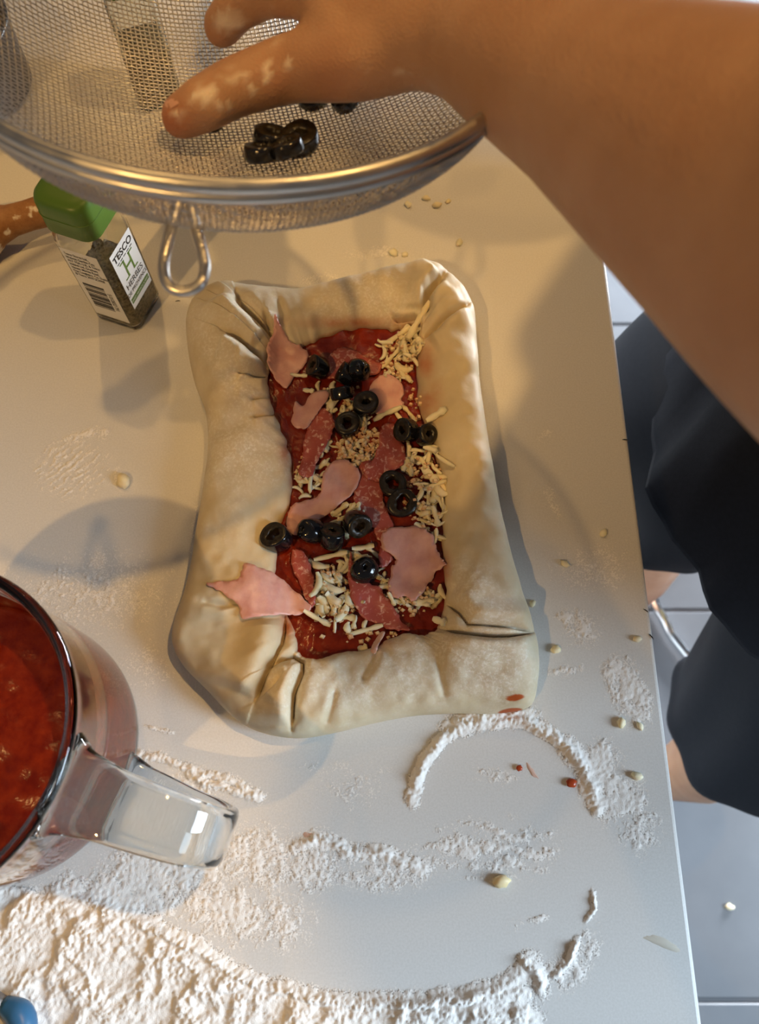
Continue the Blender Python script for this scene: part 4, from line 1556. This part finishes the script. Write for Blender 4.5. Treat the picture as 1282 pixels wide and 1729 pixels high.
def ico_pts(sub=2):
    bm = bmesh.new()
    bmesh.ops.create_icosphere(bm, subdivisions=sub, radius=1)
    P = np.array([tuple(v.co) for v in bm.verts])
    bm.free()
    return P


ICO = ico_pts(2)
ICO3 = ico_pts(3)


def hulls(chains):
    """list of chains of joints (centre, radius or 3 radii) -> one mesh of overlapping tapered capsules"""
    bm = bmesh.new()
    for ch in chains:
        for a, b in zip(ch[:-1], ch[1:]):
            pts = []
            for c, r in (a, b):
                r = np.broadcast_to(np.asarray(r, float), (3,))
                S = ICO3 if r.max() > .025 else ICO
                pts.append(np.asarray(c, float) + S * r)
            pts = np.vstack(pts)
            b2 = bmesh.new()
            vs = [b2.verts.new(p) for p in pts]
            bmesh.ops.convex_hull(b2, input=vs)
            loose = [v for v in b2.verts if not v.link_faces]
            bmesh.ops.delete(b2, geom=loose, context='VERTS')
            tmp = bpy.data.meshes.new('tmp')
            b2.to_mesh(tmp)
            b2.free()
            bm.from_mesh(tmp)
            bpy.data.meshes.remove(tmp)
    me = bpy.data.meshes.new('tmp_body')
    bm.to_mesh(me)
    bm.free()
    return me


def remeshed(me, voxel, smooth_it=6, fac=.5):
    o = bpy.data.objects.new('tmp_body', me)
    COL.objects.link(o)
    r = o.modifiers.new('r', 'REMESH')
    r.mode = 'VOXEL'
    r.voxel_size = voxel
    s = o.modifiers.new('s', 'SMOOTH')
    s.factor = fac
    s.iterations = smooth_it
    bpy.context.view_layer.update()
    ev = o.evaluated_get(bpy.context.evaluated_depsgraph_get())
    m2 = ev.to_mesh()
    V = np.empty(len(m2.vertices) * 3)
    m2.vertices.foreach_get('co', V)
    Fc = [tuple(p.vertices) for p in m2.polygons]
    bpy.data.objects.remove(o, do_unlink=True)
    return V.reshape(-1, 3), Fc


def pd(px, py, dep):
    return atd(px, py, dep)


def up(x, y, z):
    return np.array([x, y, Z0 + z])


tip_hit, tip_t = bowl_hit(285, 208)
itip_hit, itip_t = bowl_hit(362, 50)
dt = tip_t - .016
di = itip_t - .016
wrist = pd(806, 56, .300)
elbow = pd(1562, 537, .180)
fmid = pd(1300, 330, .208)
sh_r = up(.345, .415, .475)
sh_l = up(.40, .05, .46)
palm = pd(668, 40, .318)
mcp = [pd(545, -20, .322), pd(580, -100, .325), pd(620, -165, .332), pd(665, -215, .342)]
fing = [
    [(mcp[0], .0125), (pd(452, -18, .330), .0110), (pd(400, 12, di - .010), .0100), (pd(374, 46, di), .0092)],
    [(mcp[1], .0125), (pd(470, -115, .345), .0112), (pd(425, -85, .372), .0102), (pd(412, -50, .392), .0094)],
    [(mcp[2], .0120), (pd(525, -190, .360), .0106), (pd(475, -150, .385), .0098), (pd(462, -110, .402), .0090)],
    [(mcp[3], .0110), (pd(580, -260, .368), .0094), (pd(535, -240, .388), .0086), (pd(512, -205, .400), .0080)],
]
thumb = [(pd(700, 70, .312), (.019, .019, .018)), (pd(600, 100, .320), (.0178, .0172, .017)), (pd(486, 116, .333), .0140), (pd(392, 150, (.333 + dt) / 2), .0122), (pd(345, 176, dt - .004), .0112), (pd(306, 198, dt), .0094)]
chains = [
    # right arm
    [(sh_r, .052), (sh_r * .45 + elbow * .55, .048), (elbow, .045)],
    [(elbow, .045), (pd(1450, 425, .192), .0470), (fmid, .0430), (pd(1010, 172, .252), .0310), (wrist, (.0275, .027, .0235))],
    [(wrist, (.0275, .027, .0235)), (pd(735, 45, .309), (.0262, .026, .021)), (palm, (.024, .028, .018))],
    thumb,
] + fing
for a, f in zip(mcp, fing):
    chains.append([(palm, .0185), (a, .0135)])
for a, b in zip(mcp[:-1], mcp[1:]):
    chains.append([(a, .0130), (b, .0130)])
chains.append([(pd(600, 100, .320), .0165), (mcp[0], .0115)])        # web between thumb and index finger
chains.append([(pd(700, 70, .312), .017), (mcp[0], .0125)])
# trunk, head, left arm, legs
chains += [
    [(up(.405, .235, -.06), (.105, .150, .09)), (up(.400, .235, .10), (.095, .140, .09)), (up(.385, .235, .28), (.105, .150, .10)), (up(.370, .235, .42), (.085, .165, .06))],
    [(up(.370, .235, .45), (.06, .07, .05)), (up(.340, 0.212, .55), .052), (up(.325, 0.212, .62), .05)],
    [(up(.330, 0.212, .665), (.082, .070, .080)), (up(.322, 0.212, .735), (.090, .076, .085))],
    [(up(.300, 0.212, .640), (.055, .050, .045)), (up(.272, 0.212, .612), (.026, .030, .022))],
    [(up(.243, 0.212, .680), (.012, .008, .012)), (up(.228, 0.212, .655), (.013, .013, .010))],
    [(up(.245, 0.212, .630), (.012, .024, .006)), (up(.247, 0.212, .622), (.012, .022, .006))],
    [(up(.335, 0.290, .675), (.018, .006, .030)), (up(.340, 0.294, .690), (.016, .006, .022))],
    [(up(.335, 0.134, .675), (.018, .006, .030)), (up(.340, 0.130, .690), (.016, .006, .022))],
    [(up(.370, .235, .44), (.06, .10, .05)), (sh_r, .052)],
    [(up(.370, .235, .44), (.06, .10, .05)), (sh_l, .052)],
    [(sh_l, .052), (up(.52, -.02, .20), .042), (up(.50, -.03, -.02), .028), (up(.49, -.03, -.07), (.018, .03, .03)), (up(.485, -.03, -.12), (.014, .036, .03))],
    [(up(.40, .30, -.08), .095), (up(.355, .33, -.30), .075), (up(.345, .335, -.44), .056), (up(.365, .33, -.52), .056), (up(.39, .325, -.66), .050), (up(.41, .32, -.82), .036), (up(.41, .32, -.865), .034)],
    [(up(.415, .32, -.865), (.040, .034, .034)), (up(.29, .33, -.880), (.035, .040, .019))],
    [(up(.42, .17, -.08), .095), (up(.43, .115, -.30), .075), (up(.430, .070, -.44), .057), (up(.43, .060, -.52), .056), (up(.445, .045, -.66), .050), (up(.455, .035, -.82), .036), (up(.455, .035, -.865), .034)],
    [(up(.460, .035, -.865), (.040, .034, .034)), (up(.335, .020, -.880), (.035, .040, .019))],
]
for (fx, fy) in ((.29, .33), (.335, .020)):        # toes
    for k, (dx, r_) in enumerate(((-.044, .0130), (-.044, .0100), (-.040, .0095), (-.034, .0088), (-.027, .0085))):
        y = fy + (k - 2) * .0165 * (1 if fy < .1 else -1)
        chains.append([(up(fx, y, -.884), .013), (up(fx + dx, y, -.889), r_)])
for k in range(4):                # left hand fingers
    y = -.055 + k * .017
    chains.append([(up(.485, y, -.14), .0095), (up(.478, y, -.18), .0088), (up(.465, y, -.205), .008)])
chains.append([(up(.47, -.005, -.10), .011), (up(.445, .005, -.135), .010), (up(.437, .005, -.16), .0088)])
V, Fc = remeshed(hulls(chains), .0030, 5)
Q = proj(V)
near = np.linalg.norm(V - np.array([0, 0, Z0 + CH]), axis=1) < .62
X, Y = Q[:, 0], Q[:, 1]
nz = fbm(X / 9, Y / 9, 81, 3)
fm = np.zeros(len(V))
for cx, cy, rx, ry, s in [(345, 160, 26, 20, .9), (300, 195, 22, 14, .5), (372, 178, 30, 14, .55), (450, 125, 12, 22, .8), (425, 150, 20, 12, .5), (470, 70, 10, 34, .45), (487, 112, 10, 12, .6),
                          (385, 38, 34, 26, .75), (612, 115, 34, 10, .4), (680, 122, 30, 10, .35), (545, 150, 50, 10, .3), (520, 60, 60, 60, .22), (400, 130, 50, 30, .42), (455, 30, 16, 40, .4), (640, 60, 60, 40, .16)]:
    fm = np.maximum(fm, s * np.exp(-(((X - cx) / rx) ** 2 + ((Y - cy) / ry) ** 2)))
nz2 = fbm(X / 4, Y / 4, 85, 3)
fm = np.where(near, sstep(.26, .60, fm * (.10 + 1.0 * nz + .75 * nz2)), 0)
rd = np.zeros(len(V))
for cx, cy, r_, s in [(290, 205, 38, .8), (372, 60, 34, .4), (560, 130, 60, .35), (470, 130, 40, .3)]:
    rd = np.maximum(rd, s * np.exp(-((X - cx) ** 2 + (Y - cy) ** 2) / r_ ** 2))
rd = np.where(near, rd, 0)
per = thing('person', (.42, .2, 0), 'person in dark t-shirt and shorts reaching a bare arm into the sieve', 'person')
mk('body', V, Fc, M['skin'], per, attrs={'flour': fm, 'red': rd})


def nail(c, axis, nrm, w, l):
    axis = np.array(axis) / np.linalg.norm(axis)
    nrm = np.array(nrm) - np.dot(nrm, axis) * axis
    nrm /= np.linalg.norm(nrm)
    s = np.cross(axis, nrm)
    V = []
    for i in range(9):
        for j in range(9):
            a, b = i / 4 - 1, j / 4 - 1
            k = math.sqrt(max(1 - .55 * a * a, 0))
            V.append(np.array(c) + axis * a * l + s * b * w * k + nrm * (.0012 - .0022 * b * b - .0006 * a * a))
    return mk('nail', V, grid_faces(9, 9), M['nail'], per)


th_tip, th_ip = pd(306, 198, dt), pd(345, 176, dt - .004)
ta = th_tip - th_ip
nail(th_tip + np.array([0, .2, 1]) / 1.02 * .0086 - ta / np.linalg.norm(ta) * .001, ta, (0, .35, 1), .0058, .0065)
ia = fing[0][3][0] - fing[0][2][0]
nail(fing[0][3][0] + np.array([-.2, -.3, 1]) / 1.06 * .0086, ia, (-.2, -.3, 1), .0050, .0058)

# hair and eyes
hv, hf_ = [], None
PH = ICO3 * np.array([.096, .083, .092]) + up(.338, .24, .735)
bm = bmesh.new()
bmesh.ops.create_icosphere(bm, subdivisions=4, radius=1)
for v in bm.verts:
    f = 1 + .03 * mnoise.noise(v.co * 9)
    v.co = Vector((v.co.x * .098 * f, v.co.y * .085 * f, v.co.z * .094 * f))
    if v.co.x < -.045 and v.co.z < .035:
        v.co.x *= .45
    if v.co.z < -.05:
        v.co.z = -.05 + (v.co.z + .05) * .3
Vh = np.array([tuple(v.co) for v in bm.verts]) + up(.327, .212, .748)
Fh = [tuple(v.index for v in f.verts) for f in bm.faces]
bm.free()
mk('hair', Vh, Fh, M['hair'], per)
for y in (.184, .240):
    V = ICO * .0105 + up(.2535, y, .690)
    bm = bmesh.new()
    bmesh.ops.create_icosphere(bm, subdivisions=2, radius=.012)
    Fe = [tuple(v.index for v in f.verts) for f in bm.faces]
    bm.free()
    eye = mk('eye', V, Fe, M['eye'], per)
    mk('iris', ICO * .0062 + up(.2445, y, .6885), Fe, M['ink'], eye)


def loft(rings, nth=96, fold=None, thick=.0018):
    """rings: (cx,cy,cz,rx,ry,rot) from top to hem; open tube with thickness"""
    R = open_spline(np.array(rings), len(rings) * 8)
    t = np.linspace(0, 2 * np.pi, nth, endpoint=False)
    V = []
    for i, (cx, cy, cz, rx, ry, ro) in enumerate(R):
        s = i / (len(R) - 1)
        f = fold(t, s) if fold else 0
        x, y = (rx + f) * np.cos(t), (ry + f) * np.sin(t)
        V.append(np.stack([cx + x * math.cos(ro) - y * math.sin(ro), cy + x * math.sin(ro) + y * math.cos(ro), Z0 + cz + 0 * t], -1))
    V = np.array(V)
    n = len(R)
    Nn = V - R[:, None, :3] - np.array([0, 0, Z0])
    Nn[..., 2] = 0
    Nn /= np.linalg.norm(Nn, axis=-1, keepdims=True)
    I = V - Nn * thick
    allv = np.concatenate([V, I[::-1]], 0).reshape(-1, 3)
    return allv, grid_faces(2 * n, nth, True, True)


def fold_shirt(t, s):
    return s * (.007 * np.sin(5 * t + 1 + 4 * s) + .0045 * np.sin(13 * t + 5 * s) + .002 * np.sin(29 * t - 6 * s)) + .004 * np.sin(3 * t + 9 * s)


def fold_leg(ph):
    def f(t, s):
        return s * (.005 * np.sin(4 * t + ph + 2 * s) + .003 * np.sin(9 * t + ph * 2)) + .002 * np.sin(2 * t + 14 * s)
    return f


V, Fc = loft([(.352, .225, .525, .060, .070, 0), (.358, .232, .505, .085, .120, 0), (.364, .235, .475, .105, .190, 0), (.372, .235, .40, .115, .192, 0), (.385, .235, .25, .125, .178, 0), (.398, .238, .08, .128, .172, 0),
              (.378, .245, .0, .140, .200, .06), (.366, .242, -.06, .143, .216, .14), (.362, .240, -.105, .144, .222, .175)], fold=fold_shirt)
mk('t_shirt', V, Fc, M['navy'], per)
# sleeves
slv = []
for c0, c1 in ((sh_r, elbow), (sh_l, up(.52, -.02, .20))):
    d = (c1 - c0)
    V, Fc = tube([c0 - d * .24, c0 - d * .21, c0 - d * .14, c0, c0 + d * .2, c0 + d * .36], [.006, .034, .053, .062, .063, .066], 28, cap=False)
    mk('sleeve', V, Fc, M['navy'], per)
V1, F1 = loft([(.385, .255, .02, .125, .175, 0), (.360, .310, -.08, .135, .140, 0), (.335, .345, -.17, .135, .118, 0), (.334, .345, -.28, .118, .108, 0), (.342, .342, -.35, .108, .100, 0), (.346, .340, -.385, .106, .101, 0)], fold=fold_leg(1))
V2, F2 = loft([(.395, .225, .02, .130, .160, 0), (.405, .195, -.08, .128, .128, 0), (.415, .160, -.17, .118, .112, 0), (.430, .115, -.30, .112, .106, 0), (.438, .085, -.41, .114, .100, 0), (.440, .080, -.445, .115, .100, 0)], fold=fold_leg(2.4))
mk('shorts', np.vstack([V1, V2]), np.vstack([F1, F2 + len(V1)]), M['shorts'], per)

# ================================================================== CHROME CHAIR BEHIND THE PERSON
c1, c2 = at(1108, 1002, -.88), at(1150, 1088, -.88)
chx = thing('chair', (.85, .55, 0), 'chair with curved chrome tube frame on the floor behind the legs', 'chair')
zt = .014
loop = [(.98, float(c1[1]) + .16, .45), (.98, float(c1[1]) + .16, .12), (.96, float(c1[1]) + .16, .03), (.90, float(c1[1]) + .16, zt), (.66, float(c1[1]) + .14, zt), (float(c1[0]) + .05, float(c1[1]) + .08, zt), (float(c1[0]), float(c1[1]), zt), (float((c1[0] + c2[0]) / 2) - .004, float((c1[1] + c2[1]) / 2) - .004, zt), (float(c2[0]), float(c2[1]), zt),
        (.60, float(c2[1]) - .10, zt), (.70, float(c2[1]) - .17, zt), (.90, float(c2[1]) - .19, zt), (.96, float(c2[1]) - .19, .03), (.98, float(c2[1]) - .19, .12), (.98, float(c2[1]) - .19, .45)]
V, Fc = tube(open_spline(loop, 140), .0085, 14)
mk('frame', V, Fc, M['chrome'], chx)
V, Fc = box((.64, float(c2[1]) - .20, .44), (1.06, float(c1[1]) + .17, .475))
bevel(mk('seat', V, Fc, M['seat_pad'], chx), .012, 3)
V, Fc = box((1.04, float(c2[1]) - .19, .475), (1.07, float(c1[1]) + .16, .86))
bevel(mk('backrest', V, Fc, M['seat_pad'], chx), .012, 3)

# ================================================================== DRIED SMEARS ON THE COUNTER
M['smear'] = mat('beige_smear', (.63, .585, .50), .5)
M['smear_red'] = mat('pinkish_smear', (.66, .44, .35), .7)
for k, (cx, cy, rx, ry, an, mt_, lab) in enumerate([(1118, 1592, 34, 7, 22, 'smear', 'faint beige smear on the counter near the lower right edge'),
                                                    (522, 1413, 13, 8, 30, 'smear_red', 'pinkish tomato smear in the flour at the lower middle'),
                                                    (898, 1302, 16, 4, 55, 'smear_red', 'thin tomato streak inside the flour arc')]):
    tt_ = np.linspace(0, 2 * np.pi, 40, endpoint=False)
    rr_ = .55 + .8 * fbm(np.cos(tt_) * 2 + k * 7, np.sin(tt_) * 2, 90 + k, 3)
    a_ = math.radians(an)
    xx = cx + rr_ * (rx * np.cos(tt_) * math.cos(a_) - ry * np.sin(tt_) * math.sin(a_))
    yy = cy + rr_ * (rx * np.cos(tt_) * math.sin(a_) + ry * np.sin(tt_) * math.cos(a_))
    top_ = at(xx, yy, .00022)
    mid_ = at(xx, yy, 0.0)
    c_ = at(cx, cy, .0003)
    V = np.vstack([mid_, c_ + (top_ - c_) * .8, [c_]])
    Fc = [(q, (q + 1) % 40, 40 + (q + 1) % 40, 40 + q) for q in range(40)] + [(40 + q, 40 + (q + 1) % 40, 80) for q in range(40)]
    tag(mk('sauce_smear', V, Fc, M[mt_]), lab, 'smear')
